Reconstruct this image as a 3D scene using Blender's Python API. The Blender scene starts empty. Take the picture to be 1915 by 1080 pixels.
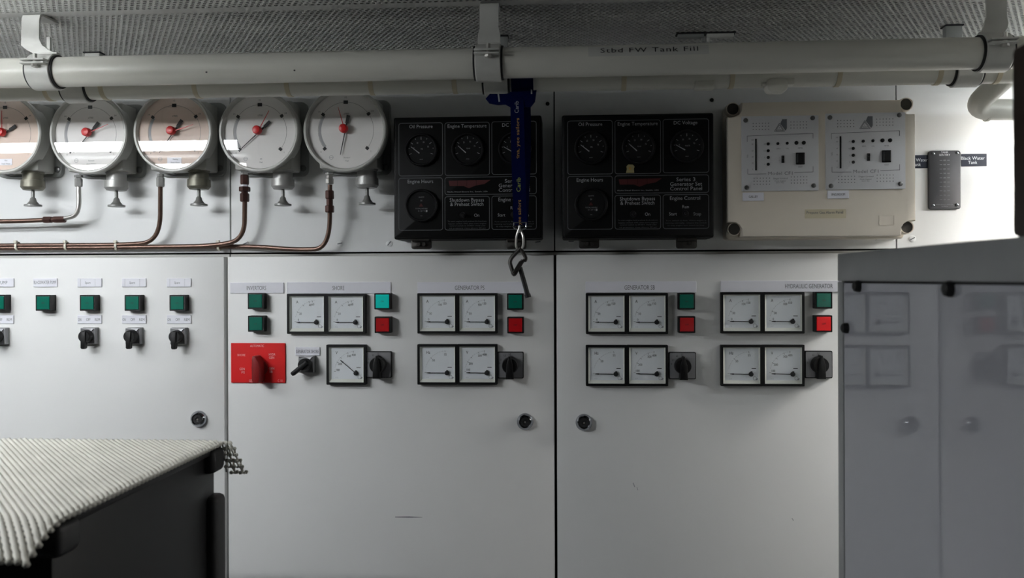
import bpy, bmesh, math, random
from math import sin, cos, pi, radians, atan2, hypot
from mathutils import Vector, Matrix

random.seed(7)
scene = bpy.context.scene
col = scene.collection

# ------------------------------------------------------------------ camera, light, exposure
W, H = 1915, 1080
F = 1600.0                      # focal length in pixels
YAW = radians(3.75)             # the camera looks a little to the left of square on
ROLL = 0.0038
CX, HV = 957.5, 523.0           # principal point (horizon row)
ZE = 1.35                       # eye height above the floor
SY, CYW = sin(YAW), cos(YAW)

def P(u, v, D):
    """photograph pixel + distance from the camera's upright plane -> point in the room (x right, y = D, z up)"""
    du, dv = u - CX, v - HV
    a = du - dv * ROLL
    b = dv + du * ROLL
    t = D / (SY * a / F + CYW)
    return Vector((t * (CYW * a / F - SY), D, ZE - t * b / F))

cam_d = bpy.data.cameras.new('camera')
cam = bpy.data.objects.new('camera', cam_d)
col.objects.link(cam)
cam.matrix_world = Matrix.Translation((0, 0, ZE)) @ Matrix.Rotation(YAW, 4, 'Z') @ Matrix.Rotation(pi / 2, 4, 'X') @ Matrix.Rotation(-ROLL, 4, 'Z')
cam_d.sensor_fit = 'HORIZONTAL'
cam_d.sensor_width = 36
cam_d.lens = 36 * F / W
cam_d.shift_y = -(540 - HV) / W
cam_d.clip_start = 0.02
cam_d.dof.use_dof = True
cam_d.dof.focus_distance = 1.5
cam_d.dof.aperture_fstop = 7.0
scene.camera = cam

scene.view_settings.view_transform = 'Standard'
scene.view_settings.look = 'None'
scene.view_settings.gamma = 1
scene.view_settings.use_curve_mapping = False
scene.view_settings.exposure = 0.0

world = bpy.data.worlds.new('world')
scene.world = world
world.use_nodes = True
world.node_tree.nodes['Background'].inputs[0].default_value = (0.9, 0.95, 1, 1)
world.node_tree.nodes['Background'].inputs[1].default_value = 0.0
TUBE_LEFT = 30.0                # emission of the fluorescent tubes
TUBE_RIGHT = 115.0
FILL_FRONT = 108.0

D0 = 1.53                       # cabinet door fronts
DW = 1.55                       # upper wall
ZC = ZE + 0.412                 # ceiling

# ------------------------------------------------------------------ materials
def lin(c):
    return tuple((x / 12.92 if x <= 0.04045 else ((x + 0.055) / 1.055) ** 2.4) for x in c)

def mat(name, rgb, rough=0.5, metal=0.0, noise=0.06, scale=30.0, bump=0.0, bscale=None, coat=0.0, emit=None, estr=0.0, spec=0.5, stretch=None):
    m = bpy.data.materials.new(name)
    m.use_nodes = True
    nt = m.node_tree
    b = nt.nodes['Principled BSDF']
    r, g, bl = lin(rgb)
    b.inputs['Base Color'].default_value = (r, g, bl, 1)
    b.inputs['Roughness'].default_value = rough
    b.inputs['Metallic'].default_value = metal
    b.inputs['Specular IOR Level'].default_value = spec
    b.inputs['Coat Weight'].default_value = coat
    if noise > 0 or bump > 0:
        tc = nt.nodes.new('ShaderNodeTexCoord')
        mp = nt.nodes.new('ShaderNodeMapping')
        if stretch: mp.inputs['Scale'].default_value = stretch
        nt.links.new(tc.outputs['Object'], mp.inputs['Vector'])
        n = nt.nodes.new('ShaderNodeTexNoise')
        n.inputs['Scale'].default_value = scale
        n.inputs['Detail'].default_value = 5
        nt.links.new(mp.outputs['Vector'], n.inputs['Vector'])
    if noise > 0:
        ramp = nt.nodes.new('ShaderNodeMapRange')
        ramp.inputs['From Min'].default_value = 0.3
        ramp.inputs['From Max'].default_value = 0.7
        ramp.inputs['To Min'].default_value = 1 - noise
        ramp.inputs['To Max'].default_value = 1 + noise * 0.5
        nt.links.new(n.outputs['Fac'], ramp.inputs['Value'])
        mul = nt.nodes.new('ShaderNodeVectorMath'); mul.operation = 'SCALE'
        mul.inputs[0].default_value = (r, g, bl)
        nt.links.new(ramp.outputs['Result'], mul.inputs['Scale'])
        nt.links.new(mul.outputs['Vector'], b.inputs['Base Color'])
    if bump > 0:
        n2 = nt.nodes.new('ShaderNodeTexNoise')
        n2.inputs['Scale'].default_value = bscale or scale * 6
        n2.inputs['Detail'].default_value = 3
        nt.links.new(mp.outputs['Vector'], n2.inputs['Vector'])
        bp = nt.nodes.new('ShaderNodeBump')
        bp.inputs['Strength'].default_value = bump
        bp.inputs['Distance'].default_value = 0.001
        nt.links.new(n2.outputs['Fac'], bp.inputs['Height'])
        nt.links.new(bp.outputs['Normal'], b.inputs['Normal'])
    if emit:
        b.inputs['Emission Color'].default_value = (*lin(emit), 1)
        b.inputs['Emission Strength'].default_value = estr
    return m

def glass_mat(name, tint=(1, 1, 1), ior=1.5, rough=0.0):
    m = bpy.data.materials.new(name); m.use_nodes = True
    nt = m.node_tree; nt.nodes.clear()
    o = nt.nodes.new('ShaderNodeOutputMaterial')
    mix = nt.nodes.new('ShaderNodeMixShader')
    fr = nt.nodes.new('ShaderNodeFresnel'); fr.inputs['IOR'].default_value = ior
    tr = nt.nodes.new('ShaderNodeBsdfTransparent'); tr.inputs[0].default_value = (*tint, 1)
    gl = nt.nodes.new('ShaderNodeBsdfGlossy'); gl.inputs['Roughness'].default_value = rough
    geo = nt.nodes.new('ShaderNodeNewGeometry')      # same reflectance from both faces of the thin pane
    mr = nt.nodes.new('ShaderNodeMapRange'); mr.inputs['To Min'].default_value = ior; mr.inputs['To Max'].default_value = 1 / ior
    nt.links.new(geo.outputs['Backfacing'], mr.inputs['Value']); nt.links.new(mr.outputs['Result'], fr.inputs['IOR'])
    nt.links.new(fr.outputs[0], mix.inputs[0]); nt.links.new(tr.outputs[0], mix.inputs[1])
    nt.links.new(gl.outputs[0], mix.inputs[2]); nt.links.new(mix.outputs[0], o.inputs[0])
    return m

M = {
 'door': mat('cream_enamel', (0.885, 0.885, 0.88), 0.42, noise=0.03, scale=4, bump=0.06, bscale=900),
 'wall': mat('white_wall_laminate', (0.90, 0.905, 0.905), 0.35, noise=0.03, scale=5),
 'frame': mat('cabinet_frame_paint', (0.72, 0.72, 0.70), 0.5),
 'dark': mat('dark_gap', (0.05, 0.05, 0.05), 0.8),
 'ceil': mat('perforated_white_metal', (0.80, 0.80, 0.785), 0.42, noise=0.10, scale=8),
 'ceilplain': mat('ceiling_grey', (0.42, 0.42, 0.42), 0.6),
 'lampwhite': mat('lamp_enamel', (0.9, 0.9, 0.9), 0.5),
 'void': mat('ceiling_void', (0.10, 0.10, 0.10), 0.9),
 'hull': mat('dark_engine_room_paint', (0.20, 0.20, 0.20), 0.6),
 'floor': mat('floor_grey_paint', (0.26, 0.27, 0.28), 0.5, noise=0.15, scale=10),
 'pipe': mat('yellowed_white_pipe_paint', (0.86, 0.855, 0.82), 0.33, noise=0.10, scale=9, stretch=(0.35, 1, 1)),
 'band': mat('yellowed_tape', (0.80, 0.76, 0.66), 0.45),
 'clamp': mat('clamp_grey_paint', (0.80, 0.80, 0.78), 0.38, noise=0.08),
 'rubber': mat('black_rubber', (0.07, 0.07, 0.075), 0.6),
 'gauge': mat('gauge_grey_paint', (0.70, 0.70, 0.68), 0.38, noise=0.05),
 'gaugedk': mat('gauge_case_grey', (0.55, 0.56, 0.55), 0.45, noise=0.06),
 'bezel': mat('gauge_bezel_enamel', (0.74, 0.74, 0.72), 0.33, noise=0.04),
 'dialw': mat('dial_white', (0.93, 0.92, 0.91), 0.6, noise=0.01),
 'dialp': mat('dial_pale_pink', (0.90, 0.82, 0.77), 0.6, noise=0.01),
 'red': mat('red_plastic', (0.80, 0.07, 0.08), 0.35, noise=0.05),
 'redplate': mat('red_switch_plate', (0.86, 0.05, 0.06), 0.4, noise=0.05),
 'black': mat('black_plastic', (0.035, 0.035, 0.04), 0.45, noise=0.1, spec=0.35),
 'ink': mat('black_ink', (0.09, 0.09, 0.10), 0.6, noise=0),
 'greyink': mat('grey_ink', (0.42, 0.43, 0.45), 0.6, noise=0),
 'faint': mat('faint_ink', (0.66, 0.66, 0.67), 0.6, noise=0),
 'panelink': mat('pale_grey_ink', (0.62, 0.63, 0.64), 0.6, noise=0),
 'panelfaint': mat('dim_grey_ink', (0.33, 0.34, 0.35), 0.6, noise=0),
 'whiteink': mat('white_ink', (0.93, 0.94, 0.95), 0.6, noise=0),
 'pinkink': mat('pink_white_ink', (0.95, 0.75, 0.75), 0.6, noise=0),
 'redink': mat('dark_red_ink', (0.27, 0.015, 0.02), 0.6, noise=0.05),
 'panel': mat('black_panel_paint', (0.028, 0.03, 0.033), 0.5, noise=0.12, bump=0.05, bscale=700, spec=0.18),
 'beige': mat('beige_moulded_plastic', (0.90, 0.865, 0.81), 0.33, noise=0.03, scale=6),
 'beigedk': mat('beige_recess_plastic', (0.70, 0.66, 0.58), 0.45),
 'module': mat('grey_module_plate', (0.82, 0.82, 0.83), 0.45, noise=0.03),
 'plate': mat('white_name_plate', (0.93, 0.93, 0.96), 0.4, noise=0.01),
 'tape': mat('yellowed_clear_tape', (0.84, 0.80, 0.69), 0.3, noise=0.02),
 'tape2': mat('pipe_tape_white', (0.82, 0.82, 0.80), 0.25, noise=0.02),
 'steel': mat('bright_steel', (0.80, 0.79, 0.77), 0.32, metal=0.8, noise=0.08),
 'steeldk': mat('dull_steel', (0.46, 0.46, 0.46), 0.35, metal=1.0, noise=0.1),
 'zinc': mat('zinc_cup', (0.68, 0.68, 0.67), 0.42, metal=0.4, noise=0.05),
 'brasscup': mat('dull_brass_cup', (0.46, 0.45, 0.40), 0.42, metal=0.4, noise=0.08),
 'copper': mat('tarnished_copper', (0.46, 0.37, 0.33), 0.34, metal=0.75, noise=0.18, scale=60),
 'brown': mat('brown_bronze_fitting', (0.33, 0.23, 0.21), 0.45, metal=0.45, noise=0.15),
 'darktube': mat('dark_tube', (0.33, 0.30, 0.28), 0.3, metal=0.8, noise=0.15),
 'keymetal': mat('blackened_key_metal', (0.24, 0.23, 0.22), 0.4, metal=0.6, noise=0.2),
 'knobgrey': mat('grey_drain_knob', (0.52, 0.52, 0.51), 0.35, metal=0.3),
 'paneldial': mat('black_dial_face', (0.045, 0.05, 0.055), 0.6, noise=0, spec=0.2),
 'handlered': mat('shaded_red_handle', (0.50, 0.04, 0.05), 0.45, noise=0.05),  # dark red, deepened further to stand for shading on the handle
 'screwgrey': mat('grey_cover_screw', (0.26, 0.25, 0.23), 0.5),
 'chrome': mat('chrome', (0.62, 0.63, 0.65), 0.12, metal=1.0, noise=0),
 'green': mat('green_lens', (0.02, 0.40, 0.33), 0.25, noise=0.05, coat=0.3),
 'greenlit': mat('lit_green_lens', (0.03, 0.55, 0.50), 0.25, noise=0.05, emit=(0.05, 0.72, 0.68), estr=0.35),
 'redlens': mat('red_lens', (0.68, 0.03, 0.06), 0.3, noise=0.05, coat=0.3),
 'redlens_sidelit': mat('sidelit_red_lens', (0.88, 0.06, 0.10), 0.3, noise=0.05, emit=(0.9, 0.05, 0.08), estr=0.10),  # brighter base and faint glow stand in for light from the right
 'switchplate': mat('grey_switch_plate', (0.56, 0.56, 0.57), 0.38, metal=0.3, noise=0.05),
 'meterwhite': mat('meter_white', (0.96, 0.97, 0.985), 0.5, noise=0.0),
 'metercream': mat('meter_tray_cream', (0.90, 0.90, 0.87), 0.45, noise=0.0),
 'sentry': mat('charcoal_sensor_plate', (0.20, 0.20, 0.215), 0.55, noise=0.05),
 'navy': mat('navy_label', (0.03, 0.07, 0.15), 0.35, noise=0.02),
 'bluestrap': mat('blue_webbing', (0.0, 0.04, 0.23), 0.9, noise=0.15, scale=200, bump=0.3, bscale=1500, spec=0.1),
 'goldink': mat('gold_ink', (0.72, 0.55, 0.25), 0.6, noise=0),
 'greenink': mat('yellow_green_ink', (0.62, 0.68, 0.30), 0.6, noise=0),
 'cab': mat('grey_gloss_panel', (0.67, 0.675, 0.70), 0.02, noise=0.02, scale=3, spec=0.85),
 'cabframe': mat('grey_cabinet_frame', (0.58, 0.59, 0.59), 0.4, noise=0.05),
 'brownbox': mat('dark_brown_wood', (0.16, 0.095, 0.055), 0.45, noise=0.25, scale=20, stretch=(1, 1, 6)),
 'encl': mat('black_enclosure', (0.065, 0.065, 0.07), 0.5, noise=0.08, spec=0.3),
 'matrib': mat('cream_ribbed_vinyl', (0.80, 0.79, 0.75), 0.5, noise=0.12, scale=12),
 'matbase': mat('mat_groove_shade', (0.30, 0.295, 0.28), 0.7, noise=0.1),  # underlay darkened for the shade in the grooves between ribs
 'tie': mat('white_nylon', (0.85, 0.84, 0.78), 0.45),
 'paper': mat('yellowed_paper', (0.62, 0.58, 0.40), 0.8, noise=0.2),
 'glass': glass_mat('gauge_glass', ior=1.52),
 'mglass': glass_mat('meter_pane', (0.97, 0.98, 0.98), 1.35),
 'tube': mat('lit_fluorescent_tube', (1, 1, 1), 0.5, noise=0, emit=(0.975, 0.99, 1), estr=TUBE_LEFT),
 'tubefill': mat('fill_tube_front', (1, 1, 1), 0.5, noise=0, emit=(0.975, 0.99, 1), estr=FILL_FRONT),
 'tubeadd': mat('added_tube_ceiling', (1, 1, 1), 0.5, noise=0, emit=(0.95, 0.98, 1), estr=28.0),
 'tuber': mat('lit_fluorescent_tube_right', (1, 1, 1), 0.5, noise=0, emit=(1.0, 0.985, 0.96), estr=TUBE_RIGHT),
}

# ------------------------------------------------------------------ mesh helpers
def link(name, me, m, parent=None, loc=None):
    o = bpy.data.objects.new(name, me)
    if m is not None and not me.materials:
        me.materials.append(m if not isinstance(m, str) else M[m])
    col.objects.link(o)
    if parent is not None: o.parent = parent
    if loc is not None: o.location = loc
    return o

def obj(name, bm, m, parent=None, smooth=35, loc=None):
    me = bpy.data.meshes.new(name)
    bm.normal_update()
    if smooth:
        lim = radians(smooth)
        for f in bm.faces: f.smooth = True
        for e in bm.edges:
            if len(e.link_faces) == 2 and e.calc_face_angle(0) > lim: e.smooth = False
            elif len(e.link_faces) < 2: e.smooth = False
    bm.to_mesh(me); bm.free()
    return link(name, me, m, parent, loc)

def thing(name, label, cat, loc=(0, 0, 0), group=None):
    o = bpy.data.objects.new(name, None)
    o.empty_display_size = 0.02
    col.objects.link(o); o.location = loc
    return tag(o, label, cat, group)

def tag(o, label, cat, group=None):
    o['label'] = label; o['category'] = cat
    if group: o['group'] = group
    return o

def struct(o):
    o['kind'] = 'structure'; return o

def B(): return bmesh.new()

def box(bm, x0, x1, y0, y1, z0, z1, bev=0.0, seg=2):
    vs = [bm.verts.new(c) for c in ((x0,y0,z0),(x1,y0,z0),(x1,y1,z0),(x0,y1,z0),(x0,y0,z1),(x1,y0,z1),(x1,y1,z1),(x0,y1,z1))]
    fs = [bm.faces.new([vs[i] for i in q]) for q in ((0,3,2,1),(4,5,6,7),(0,1,5,4),(1,2,6,5),(2,3,7,6),(3,0,4,7))]
    if bev > 0:
        es = {e for f in fs for e in f.edges}
        bmesh.ops.bevel(bm, geom=list(es), offset=bev, segments=seg, affect='EDGES', profile=0.5)
    return bm

def prism(bm, pts, y0, y1, bev=0.0):
    """outline (x, z), counter clockwise seen from the front, front face at y0 (nearer), back at y1"""
    a = [bm.verts.new((x, y0, z)) for x, z in pts]
    b = [bm.verts.new((x, y1, z)) for x, z in pts]
    n = len(pts)
    f = bm.faces.new(a); bm.faces.new(list(reversed(b)))
    for i in range(n):
        j = (i + 1) % n
        bm.faces.new((a[j], a[i], b[i], b[j]))
    if bev > 0:
        bmesh.ops.bevel(bm, geom=list(f.edges), offset=bev, segments=2, affect='EDGES', profile=0.5)
    return bm

def rrect(x0, x1, z0, z1, r, n=4):
    pts = []
    for cx, cz, a0 in ((x1 - r, z0 + r, -90), (x1 - r, z1 - r, 0), (x0 + r, z1 - r, 90), (x0 + r, z0 + r, 180)):
        for k in range(n + 1):
            a = radians(a0 + 90 * k / n)
            pts.append((cx + r * cos(a), cz + r * sin(a)))
    return pts

def ringframe(bm, outer, inner, y0, y1):
    """frame between two outlines with the same number of points"""
    n = len(outer)
    oa = [bm.verts.new((x, y0, z)) for x, z in outer]; ia = [bm.verts.new((x, y0, z)) for x, z in inner]
    ob = [bm.verts.new((x, y1, z)) for x, z in outer]; ib = [bm.verts.new((x, y1, z)) for x, z in inner]
    for i in range(n):
        j = (i + 1) % n
        bm.faces.new((oa[i], oa[j], ia[j], ia[i]))
        bm.faces.new((oa[j], oa[i], ob[i], ob[j]))
        bm.faces.new((ia[i], ia[j], ib[j], ib[i]))
    return bm

def frame_axes(axis):
    if axis == 'x': return Vector((1,0,0)), Vector((0,1,0)), Vector((0,0,1))
    if axis == 'y': return Vector((0,-1,0)), Vector((1,0,0)), Vector((0,0,1))   # towards the camera
    if axis == 'z': return Vector((0,0,1)), Vector((1,0,0)), Vector((0,1,0))
    d = Vector(axis).normalized()
    t = Vector((0,0,1)) if abs(d.z) < 0.9 else Vector((1,0,0))
    a = d.cross(t).normalized(); return d, a, d.cross(a)

def lathe(bm, prof, c=(0,0,0), axis='y', seg=32, a0=0.0, a1=2*pi):
    """prof: list of (h along axis, r)"""
    d, p, q = frame_axes(axis); c = Vector(c)
    full = abs(a1 - a0 - 2*pi) < 1e-6
    m = seg if full else seg + 1
    rows = []
    for h, r in prof:
        if r < 1e-7:
            rows.append([bm.verts.new(c + d*h)])
        else:
            rows.append([bm.verts.new(c + d*h + (p*cos(a0+(a1-a0)*k/seg) + q*sin(a0+(a1-a0)*k/seg))*r) for k in range(m)])
    for A, C in zip(rows, rows[1:]):
        for k in range(seg if not full else seg):
            k2 = (k + 1) % m
            if not full and k + 1 >= m: continue
            if len(A) == 1 and len(C) == 1: continue
            if len(A) == 1: bm.faces.new((A[0], C[k], C[k2]))
            elif len(C) == 1: bm.faces.new((A[k2], A[k], C[0]))
            else: bm.faces.new((A[k], C[k], C[k2], A[k2]))
    bmesh.ops.recalc_face_normals(bm, faces=bm.faces)
    return bm

def cyl(bm, p0, p1, r0, r1=None, seg=20):
    p0, p1 = Vector(p0), Vector(p1)
    L = (p1 - p0).length
    r1 = r0 if r1 is None else r1
    return lathe(bm, [(0, 0), (0, r0), (L, r1), (L, 0)], p0, tuple(p1 - p0), seg)

def fillet(pts, r, n=7):
    pts = [Vector(p) for p in pts]
    out = [pts[0]]
    for i in range(1, len(pts) - 1):
        a, b, c = pts[i-1], pts[i], pts[i+1]
        ra = min(r, (a-b).length*0.49); rc = min(r, (c-b).length*0.49)
        s = b + (a-b).normalized()*ra; e = b + (c-b).normalized()*rc
        for k in range(n + 1):
            t = k / n
            out.append(s*(1-t)**2 + b*2*t*(1-t) + e*t*t)
    out.append(pts[-1])
    return out

def tube(bm, pts, r, seg=12, caps=True, rfun=None, closed=False):
    pts = [Vector(p) for p in pts]
    n = len(pts)
    rings = []
    prev = None
    for i, p in enumerate(pts):
        if closed: d = (pts[(i+1) % n] - pts[i-1]).normalized()
        else: d = (pts[min(i+1, n-1)] - pts[max(i-1, 0)]).normalized()
        if prev is None:
            t = Vector((0,0,1)) if abs(d.z) < 0.9 else Vector((0,1,0))
            a = d.cross(t).normalized()
        else:
            a = (prev - d*prev.dot(d)).normalized()
        prev = a
        b = d.cross(a)
        rr = rfun(i) if rfun else r
        rings.append([bm.verts.new(p + (a*cos(2*pi*k/seg) + b*sin(2*pi*k/seg))*rr) for k in range(seg)])
    m = n if closed else n - 1
    for i in range(m):
        A, C = rings[i], rings[(i+1) % n]
        for k in range(seg):
            k2 = (k+1) % seg
            bm.faces.new((A[k], A[k2], C[k2], C[k]))
    if caps and not closed:
        bm.faces.new(list(reversed(rings[0]))); bm.faces.new(rings[-1])
    return bm

def ribbon(bm, pts, w, th, wdir=(1,0,0)):
    """flat strap: centre line pts, width along wdir"""
    pts = [Vector(p) for p in pts]; wv = Vector(wdir).normalized()
    rows = []
    for i, p in enumerate(pts):
        d = (pts[min(i+1, len(pts)-1)] - pts[max(i-1, 0)]).normalized()
        nrm = d.cross(wv).normalized()
        ww = w(i) if callable(w) else w
        rows.append([bm.verts.new(p + wv*sx*ww/2 + nrm*sy*th/2) for sx, sy in ((-1,-1),(1,-1),(1,1),(-1,1))])
    for A, C in zip(rows, rows[1:]):
        for k in range(4):
            k2 = (k+1) % 4
            bm.faces.new((A[k], A[k2], C[k2], C[k]))
    bm.faces.new(list(reversed(rows[0]))); bm.faces.new(rows[-1])
    bmesh.ops.recalc_face_normals(bm, faces=bm.faces)
    return bm

_tc = {}
def glyphs(s, sp=1.0):
    key = (s, sp)
    if key not in _tc:
        cu = bpy.data.curves.new('lettering', 'FONT')
        cu.body = s; cu.size = 1.0; cu.resolution_u = 2; cu.space_character = sp
        cu.align_x = 'CENTER'
        o = bpy.data.objects.new('lettering', cu)
        me = o.to_mesh()
        vs = [v.co.copy() for v in me.vertices]; fs = [tuple(p.vertices) for p in me.polygons]
        o.to_mesh_clear(); bpy.data.objects.remove(o); bpy.data.curves.remove(cu)
        xs = [v.x for v in vs] or [0]
        _tc[key] = (vs, fs, min(xs), max(xs))
    return _tc[key]

def text(bm, s, x, z, y, h, width=None, rot=0.0, align='c', sp=1.0, fn=None, sx=0.85):
    """upright letters facing -y; h = capital height, z = middle of the capitals; width forces total width"""
    vs, fs, x0, x1 = glyphs(s, sp)
    if not vs: return bm
    k = h / 0.70
    kx = (width / (x1 - x0)) if width else k * sx
    mid = (x0 + x1) / 2
    off = {'c': 0.0, 'l': (x1-x0)/2*kx, 'r': -(x1-x0)/2*kx}[align]
    new = []
    for v in vs:
        px, pz = (v.x - mid)*kx + off, v.y*k - h/2
        if rot: px, pz = px*cos(rot) - pz*sin(rot), px*sin(rot) + pz*cos(rot)
        co = (x + px, y, z + pz)
        new.append(bm.verts.new(fn(co) if fn else co))
    for f in fs:
        try: bm.faces.new([new[i] for i in f])
        except ValueError: pass
    return bm

def quad(bm, x0, x1, z0, z1, y):
    bm.faces.new([bm.verts.new(c) for c in ((x0,y,z0),(x1,y,z0),(x1,y,z1),(x0,y,z1))]); return bm

def bar(bm, x0, z0, x1, z1, w0, y, w1=None, y1=None):
    """a flat or solid line in the dial plane"""
    w1 = w0 if w1 is None else w1
    d = Vector((x1-x0, z1-z0)); n = Vector((-d.y, d.x)).normalized()
    pts = [(x0-n.x*w0/2, z0-n.y*w0/2), (x1-n.x*w1/2, z1-n.y*w1/2), (x1+n.x*w1/2, z1+n.y*w1/2), (x0+n.x*w0/2, z0+n.y*w0/2)]
    if y1 is None: bm.faces.new([bm.verts.new((a, y, b)) for a, b in pts])
    else: prism(bm, pts, y, y1)
    return bm

def disc(bm, x, z, r, y, seg=16):
    bm.faces.new([bm.verts.new((x + r*cos(2*pi*k/seg), y, z + r*sin(2*pi*k/seg))) for k in range(seg)]); return bm

def arcline(bm, x, z, r, a0, a1, w, y, seg=40):
    rows = []
    for k in range(seg + 1):
        a = a0 + (a1-a0)*k/seg
        rows.append((bm.verts.new((x+(r-w/2)*cos(a), y, z+(r-w/2)*sin(a))), bm.verts.new((x+(r+w/2)*cos(a), y, z+(r+w/2)*sin(a)))))
    for A, C in zip(rows, rows[1:]):
        fv = (A[0], A[1], C[1], C[0]) if a1 > a0 else (A[0], C[0], C[1], A[1])
        bm.faces.new(fv)
    return bm

def copy_tree(o, parent=None):
    c = o.copy(); col.objects.link(c); c.parent = parent
    for ch in list(o.children): copy_tree(ch, c)
    return c

# ------------------------------------------------------------------ the room
XL, XR, DB = -2.3, 1.7, -1.1
zw0 = ZE + 0.0525                                    # bottom edge of the upper wall panels
bm = B(); box(bm, XL, XR, DB, 2.0, -0.1, 0.0); floor = struct(obj('floor', bm, 'floor', smooth=0))
bm = B(); box(bm, XL - 0.1, XL, DB, 2.0, 0, ZC + 0.15); struct(obj('wall_left', bm, 'hull', smooth=0))
bm = B(); box(bm, XR, XR + 0.1, DB, 2.0, 0, ZC + 0.15); struct(obj('wall_right', bm, 'hull', smooth=0))
bm = B(); box(bm, XL - 0.1, XR + 0.1, DB - 0.1, DB, 0, ZC + 0.15); struct(obj('wall_front', bm, 'hull', smooth=0))
bm = B(); box(bm, XL, XR, 1.556, 1.62, zw0 + 0.002, ZC + 0.15)
wall_back = struct(obj('wall_back', bm, 'dark', smooth=0))
seams = [XL, P(431, 400, DW).x, P(1037, 400, DW).x, P(1676, 300, DW).x, XR]
g = 0.0011
for i in range(4):
    bm = B(); box(bm, seams[i] + g, seams[i+1] - g, DW, 1.556, zw0, ZC + 0.10, 0.0007, 1)
    obj('wall_panel', bm, 'wall', wall_back)

def wall_screw(u, v, slot, r=0.0062):
    c = P(u, v, DW)
    bm = B(); lathe(bm, [(0, r), (0.0006, r), (0.0012, r*0.8), (0.0012, 0)], c, 'y', 20)
    s = obj('screw', bm, 'wall', wall_back)
    bm = B(); bar(bm, c.x - r*0.75*cos(slot), c.z - r*0.75*sin(slot), c.x + r*0.75*cos(slot), c.z + r*0.75*sin(slot), r*0.28, c.y - 0.0014)
    obj('slot', bm, 'greyink', s)
for u, v, sl in ((728, 455, 0.9), (459, 455, 0.4), (1006, 452, 0.1), (1068, 451, 0.0), (1642, 446, 0.3), (1706, 446, 0.5), (636, 455, 0.2)):
    wall_screw(u, v, sl)
for u, v in ((1024, 194), (1331, 187)):
    c = P(u, v, DW); bm = B(); lathe(bm, [(0, 0.0036), (0.0015, 0.0034), (0.002, 0.0025), (0.002, 0)], c, 'y', 14)
    obj('screw_cap', bm, 'black', wall_back)

# ceiling: plain slab behind and perforated sheets above the pipes
bm = B(); box(bm, XL, XR, DB, 0.80, ZC, ZC + 0.06); box(bm, XL, XR, 0.80, 1.62, ZC + 0.09, ZC + 0.15)
me_c = obj('ceiling', bm, 'ceilplain', smooth=0); ceiling = struct(me_c)
me_c.data.materials.append(M['void'])
for p in me_c.data.polygons:
    if p.center.z > ZC + 0.07: p.material_index = 1

def perforated(name, x0, x1, y0, y1, z, pitch=0.0093, hole=0.0033, margin=0.006, th=0.0014):
    verts, faces = [], []
    dy = pitch * math.sqrt(3) / 2
    R = pitch / math.sqrt(3)
    ny = int((y1 - y0 - 2*margin) / dy); nx = int((x1 - x0 - 2*margin) / pitch)
    sa = [(cos(radians(60*k + 30)), sin(radians(60*k + 30))) for k in range(6)]
    for j in range(ny):
        cy = y0 + margin + dy*(j + 0.5)
        for i in range(nx):
            cx = x0 + margin + pitch*(i + 0.5 + (0.5 if j % 2 else 0))
            n = len(verts)
            verts += [(cx + R*a, cy + R*b, z) for a, b in sa]
            verts += [(cx + hole*a, cy + hole*b, z) for a, b in sa]
            verts += [(cx + hole*a, cy + hole*b, z + th) for a, b in sa]
            for k in range(6):
                q = (k + 1) % 6
                faces.append((n + q, n + k, n + 6 + k, n + 6 + q))
                faces.append((n + 6 + q, n + 6 + k, n + 12 + k, n + 12 + q))
    # solid margins along the long edges
    n = len(verts)
    ye = y0 + margin + dy*ny
    for a, b in ((y0, y0 + margin + R*0.5), (ye - R*0.5, y1)):
        n = len(verts)
        verts += [(x0, a, z - 0.0004), (x1, a, z - 0.0004), (x1, b, z - 0.0004), (x0, b, z - 0.0004)]
        faces.append((n + 3, n + 2, n + 1, n))
    me = bpy.data.meshes.new(name); me.from_pydata(verts, [], faces); me.update()
    o = link(name, me, 'ceil', ceiling)
    return o
SEAM = 1.272
perforated('ceiling_panel', -1.25, 1.15, SEAM, 1.556, ZC)
perforated('ceiling_panel', -1.25, 1.15, 0.90, SEAM, ZC)
for xa, xb in ((XL, -1.25), (1.15, XR)):
    bm = B(); box(bm, xa, xb, 0.80, 1.556, ZC, ZC + 0.0015); obj('ceiling_panel', bm, 'ceil', ceiling, smooth=0)
bm = B(); box(bm, -1.25, 1.15, 0.80, 0.90, ZC, ZC + 0.0015); obj('ceiling_panel', bm, 'ceil', ceiling, smooth=0)

# ------------------------------------------------------------------ fluorescent fixtures (outside the frame, they light the room)
def fixture(label, x0, x1, y0, y1, z, tm, along='x'):
    t = thing('fluorescent_lamp', label, 'lamp', ((x0+x1)/2, (y0+y1)/2, z))
    cx, cy = (x0+x1)/2, (y0+y1)/2
    hx, hy = (x1-x0)/2, (y1-y0)/2
    bm = B(); box(bm, -hx, hx, -hy, hy, 0.034, 0.046, 0.003); obj('lamp_tray', bm, 'lampwhite', t)
    bm = B(); box(bm, -hx*0.5, hx*0.5, -0.02, 0.02, 0.046, min(ZC - z, 0.068), 0.001); obj('lamp_bracket', bm, 'lampwhite', t)
    for s in (-1, 1):
        bm = B()
        if along == 'x': cyl(bm, (-hx + 0.02, s*hy*0.27, 0.0), (hx - 0.02, s*hy*0.27, 0.0), 0.0105, seg=14)
        else: cyl(bm, (s*hx*0.32, -hy + 0.02, 0.0), (s*hx*0.32, hy - 0.02, 0.0), 0.0105, seg=14)
        obj('fluorescent_tube', bm, tm, t)
    for e in (-1, 1):
        bm = B()
        if along == 'x': box(bm, e*hx - 0.012, e*hx + 0.012, -hy*0.9, hy*0.9, -0.016, 0.034, 0.003)
        else: box(bm, -hx*0.9, hx*0.9, e*hy - 0.012, e*hy + 0.012, -0.016, 0.034, 0.003)
        obj('lamp_holder', bm, 'lampwhite', t)
    return t
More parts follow.
